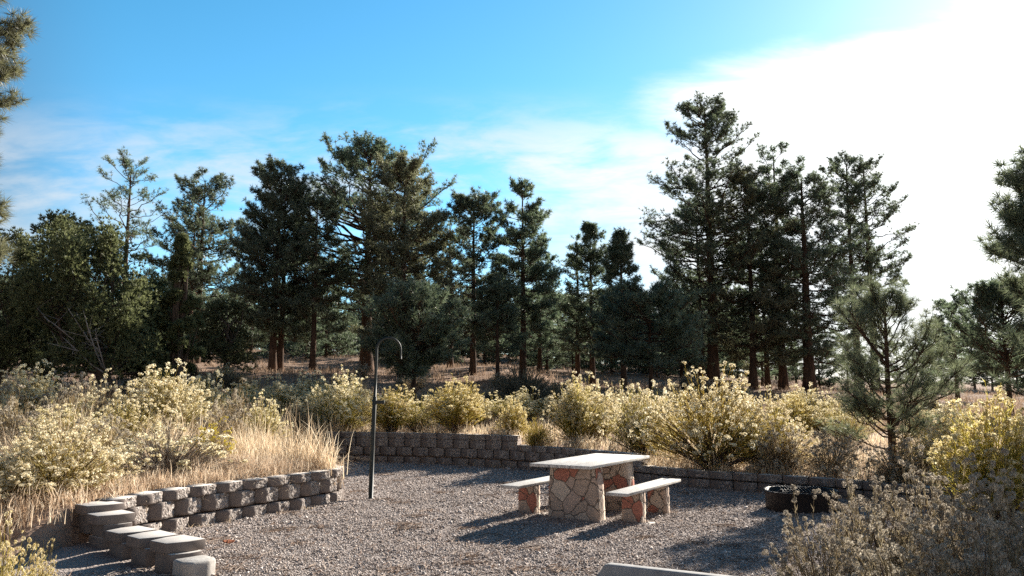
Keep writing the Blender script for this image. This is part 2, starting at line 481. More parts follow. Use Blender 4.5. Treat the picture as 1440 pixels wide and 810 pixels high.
def block(buf, w, h, z0, p, dirv, rng, setback=.082, topmat=0, rough=True):
    nrm = np.array([dirv[1], -dirv[0]])
    o = outline(w, rng.uniform(.32, .40) * w, setback * rng.uniform(.85, 1.1))
    cols = []                                   # columns round the front: (x, y, rough)
    def lerp(a, c, n, r):
        for i in range(n): cols.append((a[0] + (c[0] - a[0]) * i / n, a[1] + (c[1] - a[1]) * i / n, r if i else min(r, cols[-1][2] if cols else 0)))
    lerp(o[0], o[1], 3, 0.); lerp(o[1], o[2], 8, 1.); lerp(o[2], o[3], 2, .6); cols.append((*o[3], 0.)); cols.append((*o[4], 0.)); cols.append((*o[5], 0.))
    rows = 6
    nc = len(cols)
    c = np.array(cols)
    V = np.zeros((rows, nc, 3))
    hz = np.linspace(0, h - .003, rows)
    for i in range(rows):
        j = np.zeros(nc)
        if rough:
            j = c[:, 2] * rng.normal(0, .011, nc)
        bev = -.003 if i in (0, rows - 1) else 0
        s = c[:, 0] + c[:, 2] * rng.normal(0, .004, nc); q = c[:, 1] + j + bev * (c[:, 1] > -.2)
        V[i, :, 0] = p[0] + dirv[0] * s + nrm[0] * q
        V[i, :, 1] = p[1] + dirv[1] * s + nrm[1] * q
        V[i, :, 2] = z0 + hz[i]
    I = np.arange(rows * nc).reshape(rows, nc); J = np.roll(I, -1, 1)
    faces = np.stack([I[:-1], J[:-1], J[1:], I[1:]], -1)
    mats = np.tile((c[:, 2] > 0).astype(int), (rows - 1, 1)); mats[:, 3 - 1] = 0
    n0 = buf.n
    buf.add(V, faces.reshape(-1, 4), mats.reshape(-1) if rough else 0)
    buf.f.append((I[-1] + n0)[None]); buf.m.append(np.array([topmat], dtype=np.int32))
    buf.f.append((I[0][::-1] + n0)[None]); buf.m.append(np.array([0], dtype=np.int32))


def arclen(poly):
    return np.concatenate([[0], np.cumsum(np.hypot(*np.diff(poly, axis=0).T))])


def along(poly, s):
    a = arclen(poly)
    return np.array([np.interp(s, a, poly[:, 0]), np.interp(s, a, poly[:, 1])])


def smooth_poly(P, it=2):
    for _ in range(it):
        Q = [P[0]]
        for a, c in zip(P[:-1], P[1:]): Q += [a * .75 + c * .25, a * .25 + c * .75]
        P = np.array(Q + [P[-1]])
    return P


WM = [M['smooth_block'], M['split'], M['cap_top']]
CAP_H, COURSE = .125, .20


def build_wall(name, label, poly, levels, seed, w=.42, setback=.082):
    """levels: function arc length -> number of full courses below the cap"""
    rng = np.random.default_rng(seed)
    P = smooth_poly(poly)
    total = arclen(P)[-1]
    root = thing(name, label, 'retaining wall', (P[0][0], P[0][1], 0))
    org = np.array([P[0][0], P[0][1]])
    maxc = max(levels(s) for s in np.linspace(0, total, 60))
    for c in range(maxc):
        bf = Buf(); s = -w * .5 * (c % 2)
        while s < total:
            if levels(max(s, 0) + w / 2) > c and s > -w * .6:
                p0, p1 = along(P, max(s, 0.)), along(P, min(s + w, total))
                ww = np.hypot(*(p1 - p0))
                if ww > .12:
                    dv = (p1 - p0) / ww
                    block(bf, ww, COURSE, c * COURSE - .02 * (c == 0), p0 - org + np.array([-dv[1], dv[0]]) * .012 * c, dv, rng, setback)
            s += w
        bf.build('block_course', WM, root)
    s = 0.
    while s < total - .1:
        c = levels(s + w / 2)
        p0, p1 = along(P, s), along(P, min(s + w, total))
        ww = np.hypot(*(p1 - p0)); dv = (p1 - p0) / ww
        bf = Buf()
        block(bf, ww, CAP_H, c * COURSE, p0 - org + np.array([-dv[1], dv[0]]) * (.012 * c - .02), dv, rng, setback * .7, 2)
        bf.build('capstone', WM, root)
        s += w
    return root


build_wall('retaining_wall', 'low curved concrete block wall holding the grassy bed at left, sunlit caps', LEFT_WALL, lambda s: 2, 3)
BW_L = arclen(smooth_poly(BACK_WALL))[-1]


def back_levels(s):
    x = along(smooth_poly(BACK_WALL), min(max(s, 0), BW_L))[0]
    return 3 if x < .05 else 2 if x < 2.3 else 1


build_wall('retaining_wall', 'long shaded concrete block wall stepping down behind the picnic table', BACK_WALL, back_levels, 4, setback=.035)

# stepped end wall in the foreground
W0, W1 = fix([(-4.28, 8.42), (-2.62, 7.12)], .3)
dv = (W1 - W0) / np.hypot(*(W1 - W0))
rng = np.random.default_rng(8)
root = thing('stepped_wall', 'short wall end of flat capped blocks stepping down to the gravel in the foreground', 'retaining wall', (W0[0], W0[1], 0))


def back_block(parent, name, s, w, z0, h, mat, front=.16, back=.14, taper=.05, skew=0., bevelw=.008):
    """block seen from its back: wide sunny front, tapered back"""
    bf = Buf()
    nrm = np.array([-dv[1], dv[0]])
    o = [(s + taper, -back), (s + w - taper, -back), (s + w, .02), (s + w - .01, front), (s + .01, front), (s, .02)]
    o = [(a, q + skew * (a - s)) for a, q in o]
    pl = np.array([dv * a + nrm * q for a, q in o])
    lo = np.column_stack([pl, np.full(6, z0)]); hi = np.column_stack([pl, np.full(6, z0 + h)])
    bf.add(np.vstack([lo, hi]), [(i, (i + 1) % 6, (i + 1) % 6 + 6, i + 6) for i in range(6)])
    bf.f.append(np.array([[6, 7, 8, 9, 10, 11]]) + bf.n - 12); bf.m.append(np.array([1], dtype=np.int32))
    bf.f.append(np.array([[5, 4, 3, 2, 1, 0]]) + bf.n - 12); bf.m.append(np.array([0], dtype=np.int32))
    return bevel(bf.build(name, mat, parent), bevelw)


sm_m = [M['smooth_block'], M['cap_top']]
Lw = np.hypot(*(W1 - W0))
for k in range(4):
    back_block(root, 'block', -.06 + k * 0.45, .38, -.02, .232, sm_m, back=.13)
for k in range(2):
    back_block(root, 'block', -.38 + k * .36, .35, .213, .129 if k else .199, sm_m, back=.12)
for s, z0, sk in ((-.36, .392, .05), (-.06, .322, -.04), (.36, .192, .03), (.80, .192, -.03), (1.24, .193, .06)):
    back_block(root, 'capstone', s, .38, z0 + .021, .095, sm_m, front=.20, back=.17, taper=.06, skew=sk)
bf = Buf()
prof = [(0, -.15), (.20, -.18), (.30, -.12), (.31, .04), (.24, .15), (.02, .16)]
pl = np.array([W0 * 0 + dv * (1.68 + a) + np.array([-dv[1], dv[0]]) * q for a, q in prof])
lo = np.column_stack([pl, np.full(6, -.02)]); hi = np.column_stack([pl, np.full(6, .185)])
bf.add(np.vstack([lo, hi]), [(i, (i + 1) % 6, (i + 1) % 6 + 6, i + 6) for i in range(6)])
bf.f.append(np.array([[6, 7, 8, 9, 10, 11]])); bf.m.append(np.array([0], dtype=np.int32))
o = bevel(bf.build('end_block', M['pale_block'], root), .028, 3)
o['label'] = 'pale worn rounded end block'

# ------------------------------------------------------------------ picnic table and benches
TC, TY = np.array([1.129, 11.445]), R(31.1)
TM = lambda x, y: (TC[0] + math.sin(TY) * y + math.cos(TY) * x, TC[1] + math.cos(TY) * y - math.sin(TY) * x)


def plank(root, x0, x1, y0, y1, z0, z1, name, sag=0.):
    bf = Buf()
    bf.box((x0, y0, z0), (x1, y1, z1))
    return bevel(bf.build(name, M['board'], root), .006)


def stone_slab(root, name, x0, x1, xt0, xt1, y0, y1, z1, seed):
    """flagstone-faced support, a little wider at the foot, with rough edges"""
    rng = np.random.default_rng(seed)
    bf = Buf()
    nz, nx, ny = 12, 10, 4
    def ring(t):
        a0, a1 = x0 + (xt0 - x0) * t, x1 + (xt1 - x1) * t
        p = [(a0 + (a1 - a0) * i / nx, y0) for i in range(nx)] + [(a1, y0 + (y1 - y0) * i / ny) for i in range(ny)]
        p += [(a1 - (a1 - a0) * i / nx, y1) for i in range(nx)] + [(a0, y1 - (y1 - y0) * i / ny) for i in range(ny)]
        return np.array(p)
    V = []
    for i in range(nz + 1):
        r = ring(i / nz); r = r + rng.normal(0, .004, r.shape)
        V.append(np.column_stack([r, np.full(len(r), -.03 + (z1 + .03) * i / nz)]))
    V = np.array(V); n = V.shape[1]
    I = np.arange(V.shape[0] * n).reshape(-1, n); J = np.roll(I, -1, 1)
    bf.add(V, np.stack([I[:-1], J[:-1], J[1:], I[1:]], -1).reshape(-1, 4))
    bf.f.append(I[-1][None]); bf.m.append(np.array([0], dtype=np.int32))
    return bf.build(name, M['flag'], root)


root = thing('picnic_table', 'picnic table with pale plank top on flagstone pedestals', 'table', (TC[0], TC[1], 0), -TY)
for x0, x1 in ((-.437, -.155), (-.140, .142), (.157, .437)):
    plank(root, x0, x1, -1.017, 1.017, .720, .76, 'plank')
stone_slab(root, 'pedestal', -.33, .42, -.29, .385, -.72, -.52, .71, 1)
stone_slab(root, 'pedestal', -.33, .42, -.29, .385, .30, .50, .71, 2)
for ox, lab in ((.779, 'flagstone-legged plank bench on the right, sunny side of the picnic table'), (-.776, 'flagstone-legged plank bench on the left, shaded side of the picnic table')):
    x, y = TM(ox, 0)
    root = thing('bench', lab, 'bench', (x, y, 0), -TY, 'benches beside the picnic table')
    plank(root, -.142, .142, -.98, .98, .412, .45, 'seat')
    for k, yy in enumerate((-.46, .42)):
        stone_slab(root, 'leg', -.135, .14, -.13, .135, yy - .05, yy + .08, .404, 5 + k)
        bf = Buf(); bf.box((-.15, yy - .10, -.02), (.26, yy + .13, .035))
        bevel(bf.build('footing', M['footing'], root), .01)

# ------------------------------------------------------------------ lantern pole, fire ring, wheel stop, leaf
DP = d_at(703.5)
px_, py_ = x_at(521, DP, 0), DP
root = thing('lantern_pole', 'tall dark steel lantern pole with a curved shepherd hook, standing in the gravel', 'pole', (px_, py_, 0))
zt = z_at(475, DP)
bf = Buf(); bf.tubes([(0, 0, -.05), (.012, 0, .9), (.03, 0, 1.60), (.032, 0, 1.62)], [.037, .036, .034, .020], 12, caps=True)
bf.build('post', M['iron'], root, smooth=True)
bf = Buf()
rr = .195
arc = [(.032, 0, 1.60), (.038, 0, 1.9), (.043, 0, zt - .36), (.045, 0, zt - rr)] + [(.045 + rr - rr * math.cos(a), 0, zt - rr + rr * math.sin(a)) for a in np.linspace(.15, PI, 16)] + [(.045 + 2 * rr + .002, 0, zt - rr - .08), (.045 + 2 * rr + .004, 0, zt - rr - .145)]
bf.tubes(arc, np.concatenate([np.full(4, .024), np.linspace(.022, .014, len(arc) - 4)]), 10, caps=True)
bf.build('hook', M['iron'], root, smooth=True)
bf = Buf(); zb_ = z_at(565.5, DP); bf.box((.045, -.02, zb_ - .026), (.19, .02, zb_ + .026))
bevel(bf.build('bracket', M['iron'], root), .005)

FC = tuple(fix([(4.10, 11.40)])[0])
root = thing('fire_ring', 'dark round steel fire ring on the gravel under the bank', 'fire pit', (*FC, 0), R(-12))
n = 56
bf = Buf()
an = np.arange(n) / n * 2 * PI
prof = [(.49, -.03), (.492, .27), (.512, .288), (.512, .298), (.474, .298), (.474, -.03)]
V = np.array([[(r * math.cos(a), r * math.sin(a), z + .006 * math.sin(3 * a)) for a in an] for r, z in prof])
I = np.arange(len(prof) * n).reshape(-1, n); J = np.roll(I, -1, 1)
bf.add(V, np.stack([I[:-1], J[:-1], J[1:], I[1:]], -1).reshape(-1, 4))
bf.build('ring', M['rust'], root, smooth=False)
bf = Buf()
for t in np.linspace(-.27, .27, 13):
    bf.tubes([(t, -.36, .305), (t, .36, .315)], .004, 6)
for t in (-.36, -.12, .12, .36):
    bf.tubes([(-.30, t, .305 + (t + .36) * .014), (.30, t, .305 + (t + .36) * .014)], .006, 6, caps=True)
bf.tubes([(.30, -.36, .325), (.52, -.30, .310)], .010, 6, caps=True); bf.tubes([(-.30, .36, .345), (-.40, .36, .30)], .010, 6, caps=True)
bf.tubes([(.28, .36, .345), (.36, .36, .30)], .010, 6, caps=True); bf.tubes([(-.30, -.36, .325), (-.36, -.36, .30)], .010, 6, caps=True)
bf.build('grate', M['rust'], root)
bf = Buf()
rr_ = np.linspace(0, .473, 8)
V = np.array([[(r * math.cos(a), r * math.sin(a), .06 + .05 * (1 - r / .473) + .012 * math.sin(5 * a + r * 20)) for a in an] for r in rr_])
I = np.arange(8 * n).reshape(8, n); J = np.roll(I, -1, 1)
bf.add(V, np.stack([I[:-1], J[:-1], J[1:], I[1:]], -1).reshape(-1, 4))
bf.build('ash_bed', M['ash'], root)

# concrete wheel stop at the lower edge
p0, p1 = fix([(.80, 7.30), (1.71, 6.80)], .15)
dvs = (p1 - p0) / np.hypot(*(p1 - p0))
root = tag(Buf().build('wheel_stop', M['stop']), 'grey cast concrete wheel stop with chamfered end, cut off by the lower edge', 'wheel stop')
bf = Buf()
secs = [(0, .06), (.05, .135), (.09, .15), (1.72, .15), (1.76, .135), (1.80, .06)]
V = []
for s, h in secs:
    for q, z in ((-.085, -.02), (-.085, h * .35), (-.055, h - .012), (-.045, h), (.045, h), (.055, h - .012), (.085, h * .35), (.085, -.02)):
        V.append((dvs[0] * s - dvs[1] * q, dvs[1] * s + dvs[0] * q, z))
I = np.arange(len(secs) * 8).reshape(-1, 8); J = np.roll(I, -1, 1)
bf.add(V, np.stack([I[:-1], J[:-1], J[1:], I[1:]], -1).reshape(-1, 4))
bf.f.append(I[0][None]); bf.m.append(np.array([0], dtype=np.int32)); bf.f.append(I[-1][::-1][None]); bf.m.append(np.array([0], dtype=np.int32))
tmp = bf.build('wheel_stop_mesh', M['stop'])
root.data = tmp.data; bpy.data.objects.remove(tmp)
root.data.name = 'wheel_stop'
root.location = (p0[0], p0[1], 0)
bevel(root, .008)

bf = Buf()
d_ = d_at(770)
lx, ly = x_at(321, d_, 0), d_
us = np.linspace(-1, 1, 9)
top = [(u * .06, .045 * (1 - u * u) ** .7 + .002, .035 + .025 * u * u + .02 * (1 - abs(u))) for u in us]
mid = [(u * .06, 0, .022 + .025 * u * u) for u in us]
bot = [(u * .06, -.045 * (1 - u * u) ** .7 - .002, .04 + .02 * u * u) for u in us]
V = np.array(top + mid + bot)
bf.add(V, [(i, i + 1, i + 10, i + 9) for i in range(8)] + [(i + 9, i + 10, i + 19, i + 18) for i in range(8)])
o = bf.build('fallen_leaf', M['leaf'], None, (lx, ly, .02)); o.rotation_euler = (.1, .05, .3)
s_ = o.modifiers.new('thick', 'SOLIDIFY'); s_.thickness = .002
tag(o, 'curled orange brown leaf lying on the gravel near the stepped wall', 'leaf')


# ------------------------------------------------------------------ trees
def unit(v):
    return v / (np.linalg.norm(v, axis=-1, keepdims=True) + 1e-9)


def needles(rng, c, d, n, L, w, spread=1.0, dirw=.75):
    """n needle triangles at each of the tuft points c with direction d"""
    Nn = len(c)
    v = unit(unit(d)[:, None, :] * dirw + unit(rng.normal(size=(Nn, n, 3))) * spread)
    ln = L * rng.uniform(.65, 1.1, (Nn, n, 1))
    base = c[:, None, :] + v * (L * .06)
    sd = unit(np.cross(v, rng.normal(size=(Nn, n, 3)))) * (w / 2)
    return np.stack([base - sd, base + sd, c[:, None, :] + v * ln], 2).reshape(-1, 3, 3)


def gen_pine(seed, H, W, cb, r0, nb=70, ntw=9, L=.26, nw=.036, nn=13, style='pond', lean=.0, bare=0.0, inner=.38, d_far=True):
    rng = np.random.default_rng(seed)
    wood, crown = Buf(), Buf()
    K = 14
    H = H - L * .8
    t = np.linspace(0, 1, K)
    wob = np.cumsum(rng.normal(0, .012 * H / 10, (K, 2)), 0); wob -= wob[:1]
    tr = np.column_stack([wob[:, 0] + lean * H * t ** 1.4, wob[:, 1], t * H * .985 - .15 * (t == 0)])
    flare = 1 + .5 * np.exp(-t * 22)
    wood.tubes(tr, r0 * (1 - .90 * t ** 1.1) * flare + .012, 9)
    nb = int(nb * 1.25); ntw = int(ntw * 2.0); W = W * (1.30 if d_far else 1.02)
    tb = np.sort(rng.uniform(0, 1, nb) ** 1.02)            # 0 at crown base, 1 at the tip
    if style == 'pond':
        prof = (1 - tb) ** .40 * (.66 + .34 * sm(tb / .3)) + .05
    elif style == 'open':
        prof = (1 - tb) ** .33 * (.55 + .45 * sm(tb / .35)) + .06
    elif style == 'sapling':
        prof = (1 - tb) ** .62 * (.72 + .28 * sm(tb / .2)) + .03
    elif style == 'cone':
        prof = (1 - tb) ** .80 * .95 + .05
    else:                                                  # bush: wide and round
        prof = np.sqrt(np.maximum(1 - (tb * 1.02 - .22) ** 2 / .66, .02)) * np.where(tb < .10, .78, 1)
    zb = (cb + (1 - cb) * tb * .985) * H
    az = np.arange(nb) * 2.39996 + rng.normal(0, .5, nb)
    el = np.interp(tb, [0, .35, .7, 1], [-.15, .05, .22, .50]) + rng.normal(0, .15, nb)
    if style == 'open': el += .20 * (1 - tb)
    if style == 'cone': el = np.interp(tb, [0, .5, 1], [-.15, .1, .9]) + rng.normal(0, .12, nb)
    if style in ('young', 'sapling'): el = np.interp(tb, [0, .3, .7, 1], [.18, .42, .75, 1.25]) + rng.normal(0, .10, nb)
    Lb = W * prof * rng.choice([.55, .75, .9, 1.0, 1.1], nb) * rng.uniform(.88, 1.08, nb) / np.cos(np.clip(el, -.6, .75))
    Lb = np.minimum(Lb, (H * 1.01 - zb + L) / np.maximum(np.sin(el) + .30, .15))
    Lb = np.maximum(Lb, .20)
    kb = 7
    s = np.linspace(0, 1, kb)
    tx = np.interp(zb, tr[:, 2], tr[:, 0]); ty = np.interp(zb, tr[:, 2], tr[:, 1])
    up = rng.uniform(.12, .42, nb)
    hor = np.cos(el)[:, None] * Lb[:, None] * s
    bend = az[:, None] + rng.normal(0, .22, nb)[:, None] * s ** 1.5
    bp = np.stack([tx[:, None] + hor * np.cos(bend), ty[:, None] + hor * np.sin(bend),
                   zb[:, None] + np.sin(el)[:, None] * Lb[:, None] * s + (up * Lb)[:, None] * (s ** 2.2 - .35 * s)], -1)
    bp[:, 1:-1] += rng.normal(0, .025, (nb, kb - 2, 3)) * Lb[:, None, None]
    rb = np.clip(Lb * .015, .007, r0 * .42)[:, None] * (1 - .82 * s) + .004
    wood.tubes(bp, rb, 5)
    keep = rng.random(nb) >= bare
    few = np.clip(Lb / (W * .50), .45, 1.0)[keep]
    bp2, Lb2, tb2 = bp[keep], Lb[keep], tb[keep]
    nb2 = len(bp2)
    st = 1 - (1 - inner) * rng.random((nb2, ntw)) ** 1.25     # position on the branch, denser outwards
    ki = st * (kb - 1); k0 = np.clip(ki.astype(int), 0, kb - 2); fr = (ki - k0)[..., None]
    bi = np.arange(nb2)[:, None]
    P = bp2[bi, k0] * (1 - fr) + bp2[bi, k0 + 1] * fr
    T = unit(bp2[bi, k0 + 1] - bp2[bi, k0])
    sidev = unit(np.cross(T, np.array([0, 0, 1.])))
    sg = np.where(rng.random((nb2, ntw)) < .5, -1, 1)[..., None]
    D = unit(T * rng.uniform(.35, 1.0, (nb2, ntw, 1)) + sidev * sg * rng.uniform(.1, .9, (nb2, ntw, 1)) + np.array([0, 0, 1.]) * rng.uniform(-.05, .75, (nb2, ntw, 1)))
    lt = (Lb2[:, None] * .26 * (1.25 - st) + L * rng.uniform(.5, 1.5, (nb2, ntw)))[..., None]
    E1 = P + D * lt
    E2 = P + D * lt * .55 + rng.normal(0, L * .18, P.shape)
    tw = np.stack([P, P + D * lt * .5 + np.array([0, 0, -.02]), E1], 2).reshape(-1, 3, 3)
    has = (rng.random((nb2, ntw)) < few[:, None])
    tw = tw.reshape(nb2, ntw, 3, 3)[has]
    wood.tubes(tw, np.array([.008, .006, .003])[None] * (1 + nw * 8), 3)
    c = np.concatenate([E1[has], E2[has], bp2[:, -1]])
    dd = np.concatenate([D[has], (D + np.array([0, 0, .5]))[has], unit(bp2[:, -1] - bp2[:, -2])])
    # leader
    c = np.vstack([c, tr[-1:] + np.array([[0, 0, .0]])]); dd = np.vstack([dd, [[0, 0, 1]]])
    crown.tris(needles(rng, c, dd, nn, L, nw))
    return wood, crown


TREES = []


def put_pine(label, px, top, d, wpx, cb_py, seed, group=None, needle='needle', r0=None, name='pine_tree', gen=None, **kw):
    x = x_at(px, d, 4); z0 = terr(x, d)
    H = z_at(top, d) - z0
    W = wpx / 2 / F * d
    cb = max(.03, (z_at(cb_py + .30 * (530 - cb_py) * (cb_py < 530), d) - z0) / H)
    r0 = r0 or .014 * H + .03
    wood, crown = gen_pine(seed, H, W, cb, r0, d_far=d > 34, **kw)
    root = thing(name, label, 'tree', (x, d, z0), 0, group)
    wood.build('trunk', M['bark'], root, smooth=True)
    crown.build('crown', M[needle], root)
    TREES.append((x, d))
    return root


G1 = 'pines at the edge of the clearing'
# label, px, top row, distance, crown width px, crown base row, seed
put_pine('gaunt thin pine with sparse flat top rising behind the juniper thicket', 168, 226, 58, 100, 420, 101, G1, nb=48, ntw=8, bare=.15, style='open', inner=.55, nn=9)
put_pine('broad dome-topped pine just right of the pointed juniper, two boles at its foot', 276, 247, 50, 118, 440, 102, G1, nb=82, ntw=10)
put_pine('slim second bole crowded against the dome-topped pine beside the juniper', 266, 300, 50.6, 90, 450, 103, G1, nb=46, ntw=8)
put_pine('tall dense pine standing left of the big open-limbed pine', 384, 235, 45, 112, 455, 104, G1, nb=105, ntw=11)
put_pine('companion pine with trunk close beside the tall dense one', 394, 275, 45.5, 115, 450, 105, G1, nb=70, ntw=10)
put_pine('slender pine with a bare straight trunk between the dense pine and the open-limbed pine', 440, 285, 44, 92, 440, 106, G1, nb=56, ntw=9)
put_pine('largest old pine with open spreading limbs on its left, behind the lantern pole', 515, 210, 48, 196, 400, 107, G1, r0=.36, nb=125, ntw=13, style='open', inner=.45)
put_pine('dense olive pine with brighter needles overlapping the old open-limbed pine', 565, 232, 43, 124, 470, 108, G1, 'needle_olive', nb=120, ntw=12)
put_pine('low dark bushy pine with short trunk behind the lantern hook', 583, 412, 27, 128, 528, 109, G1, nb=80, ntw=11, L=.22, nw=.026, style='young', inner=.2)
put_pine('symmetrical rounded pine in the middle of the clearing edge', 665, 280, 45, 108, 465, 110, G1, nb=86, ntw=10)
put_pine('thin half-bare pine close left of the symmetrical rounded pine', 633, 300, 52, 70, 430, 111, G1, nb=40, ntw=6, bare=.3)
put_pine('short spindly pine between the symmetrical pine and the narrow tall pine', 700, 395, 42, 66, 480, 112, G1, nb=40, ntw=7)
put_pine('narrow tall pine near the middle with tufted ragged outline', 735, 262, 45, 84, 440, 113, G1, nb=80, ntw=10)
put_pine('smaller pine tucked behind the narrow tall pine', 759, 350, 54, 72, 470, 114, G1, nb=46, ntw=8)
put_pine('mid height pine with dead twigs on its left side above the table', 833, 316, 48, 96, 490, 115, G1, nb=96, ntw=9, style='cone')
put_pine('half-dead thin pine with bare crooked top just left of the mid height pine', 812, 335, 49, 56, 470, 116, G1, nb=30, ntw=5, bare=.5)
put_pine('narrow pointed pine right of the mid height pine', 877, 326, 44, 66, 490, 117, G1, nb=84, ntw=9, style='cone')
put_pine('low dark spreading pine at the foot of the tallest pine', 914, 405, 36, 128, 512, 118, G1, nb=66, ntw=12, L=.24, nw=.03)
put_pine('tallest pine, ragged dark crown rising high into the bright sky', 1003, 149, 50, 152, 462, 119, G1, r0=.34, nb=165, ntw=11)
put_pine('thinner pine pressed against the left side of the tallest pine', 986, 285, 51, 120, 500, 120, G1, nb=56, ntw=9)
put_pine('dark pine with rounded shoulder right beside the tallest pine', 1058, 250, 49, 120, 500, 121, G1, nb=74, ntw=11, needle='needle_olive')
put_pine('second tallest pine of the right hand clump with forked trunks below', 1100, 212, 50, 118, 500, 122, G1, nb=84, ntw=11)
put_pine('thick-trunked dark pine on the right edge of the clump', 1136, 246, 48, 128, 500, 123, G1, r0=.33, nb=92, ntw=12)
put_pine('slim trunked pine in the shadowed heart of the clump', 1078, 330, 51, 90, 500, 124, G1, nb=50, ntw=9)
put_pine('left of two slender high-crowned pines behind the young pine', 1206, 224, 58, 84, 400, 125, G1, nb=62, ntw=9, style='open')
put_pine('right of two slender high-crowned pines behind the young pine', 1229, 228, 57, 104, 400, 126, G1, nb=66, ntw=9)
put_pine('thin small pine alone against bright sky right of the young pine', 1342, 420, 46, 62, 520, 127, G1, nb=40, ntw=7)
put_pine('bushy dark pine at the right edge below the overhanging branches', 1412, 408, 30, 130, 528, 128, G1, nb=70, ntw=9, L=.22, nw=.026, style='young')

put_pine('young grey green pine with short dark stem on the bank right of the fire ring', 1240, 414, 14.5, 196, 640, 130, None, 'needle_young', r0=.062, name='young_pine', nb=42, ntw=6, L=.19, nw=.007, nn=30, style='sapling', inner=.35)

# near pines whose trunks stand outside the frame
put_pine('near pine at the left edge, only long needled branch tips in frame', -104, -160, 13, 200, 290, 131, None, 'needle_olive', r0=.16, nb=84, ntw=9, L=.22, nw=.010, nn=38, style='pond', inner=.45)
put_pine('near pine at the right edge, feathery branch tips reaching in from outside', 1545, 200, 10.2, 262, 440, 132, None, 'needle_young', r0=.15, nb=80, ntw=7, L=.20, nw=.010, nn=34, style='pond', inner=.38)
put_pine('dense grey green pine at the right edge behind the overhanging branch tips', 1552, 110, 13.6, 230, 560, 133, None, 'needle_young', r0=.15, nb=90, ntw=7, L=.20, nw=.011, nn=26, style='cone', inner=.3)


put_pine('shady pine just outside the right edge, only its left boughs in frame', 1545, 140, 27, 200, 500, 134, None, 'needle', r0=.2, nb=90, ntw=9, L=.24, nw=.022, nn=16)


# junipers
def gen_juniper(seed, H, W, nl, lean, lobes=70, sprays=70, narrow=False):
    rng = np.random.default_rng(seed)
    wood, crown = Buf(), Buf()
    ends = []
    base_z = -.2
    for k in range(nl):
        az = k * 2.4 + rng.normal(0, .4)
        out = W * rng.uniform(.25, .75); hz = H * rng.uniform(.55, .95)
        if narrow: out *= .35
        p = np.array([(0, 0, base_z), (lean * .35 + .06 * math.cos(az), .06 * math.sin(az), H * .14), (lean * .8 + out * .45 * math.cos(az), out * .45 * math.sin(az), hz * .45),
                      (lean * .9 + out * .8 * math.cos(az), out * .8 * math.sin(az), hz * .75), (lean + out * math.cos(az), out * math.sin(az), hz)])
        p[1:] += rng.normal(0, .07, (4, 3))
        wood.tubes(p, np.array([.17, .13, .085, .05, .02]) * (H / 6), 7)
        ends.append(p)
    L = []
    for i in range(lobes):
        u = rng.uniform(.03, 1)
        if narrow:
            rad = W * (1 - u) ** .7 * (.65 + .35 * min(1, u / .15)) * math.sqrt(rng.uniform(.1, 1))
        else:
            rad = W * math.sqrt(max(.02, 1 - (abs(u - .42) / .62) ** 2.2)) * math.sqrt(rng.uniform(.12, 1))
        a = rng.uniform(0, 2 * PI)
        c = np.array([lean * min(1, u * 1.6) + rad * math.cos(a), rad * math.sin(a), H * (.10 + .84 * u)])
        L.append((c, W * rng.uniform(.17, .32) * (.6 if narrow else 1)))
    for c, r in L:
        n = int(sprays * rng.uniform(.7, 1.3))
        d = unit(rng.normal(size=(n, 3)) + np.array([0, 0, .35]))
        p = c + d * r * rng.uniform(.35, 1.05, (n, 1)) * np.array([1, 1, 1.25])
        dd = unit(d + np.array([0, 0, .9]))
        crown.tris(needles(rng, p, dd, 10, .17, .042, .75, 1.0))
        e = ends[rng.integers(len(ends))]
        k = int(np.argmin(np.linalg.norm(e - c, axis=1)))
        s0 = e[max(k - 1, 1)]
        wood.tubes([s0, (s0 + c) / 2 + rng.normal(0, .08, 3), c + np.array([0, 0, r * .5])], [.04, .025, .008], 4)
    return wood, crown


def put_juniper(label, px, top, d, wpx, seed, nl=7, lean_px=0, lobes=70, sprays=70, narrow=False):
    x = x_at(px, d, 2); z0 = terr(x, d)
    H = z_at(top, d) - z0
    wood, crown = gen_juniper(seed, H, wpx / 2 / F * d, nl, lean_px / F * d, lobes, sprays, narrow)
    root = thing('juniper_tree', label, 'tree', (x, d, z0), 0, 'junipers at the left of the slope')
    wood.build('trunk', M['juniper_bark'], root, smooth=True)
    crown.build('crown', M['juniper'], root)
    return root


j = put_juniper('wide dark juniper leaning left, grey dead limbs showing at its heart', 165, 318, 29, 178, 201, 8, -62, 88, 90)
bf = Buf()
rng = np.random.default_rng(77)
for (xa, za, xb, zb2) in ((.0, .9, -1.0, 2.1), (-.1, 1.1, -.35, 3.0), (-.15, 1.5, -1.5, 1.9), (-.2, 1.6, -.9, 3.1), (0, 1.0, .1, 2.4), (-.5, 1.7, -1.7, 2.8)):
    p = np.array([(xa, -.9, za), (xa + (xb - xa) * .35 + .06, -1.35, za + (zb2 - za) * .25), (xa + (xb - xa) * .7, -1.75, za + (zb2 - za) * .72), (xb, -1.95, zb2)])
    bf.tubes(p, [.036, .027, .018, .006], 6)
    for q in range(4):
        s = p[1] + (p[3] - p[1]) * rng.uniform(.1, .9); bf.tubes([s, s + rng.normal(0, .22, 3) + np.array([0, -.1, .15]), s + rng.normal(0, .3, 3) + np.array([0, -.1, .4])], [.014, .010, .004], 4)
bf.build('dead_limbs', M['dead_wood'], j, smooth=True)
put_juniper('shaggy juniper with spiky top at the far left of the thicket', 62, 298, 33, 120, 202, 7, 10, 70, 80)
put_juniper('dark juniper cut by the left edge, under the overhanging pine branches', -2, 322, 30, 120, 203, 7, 0, 64, 80)
put_juniper('pointed narrow juniper with bright green spires right of the leaning one', 246, 322, 31, 78, 204, 6, 0, 74, 60, True)
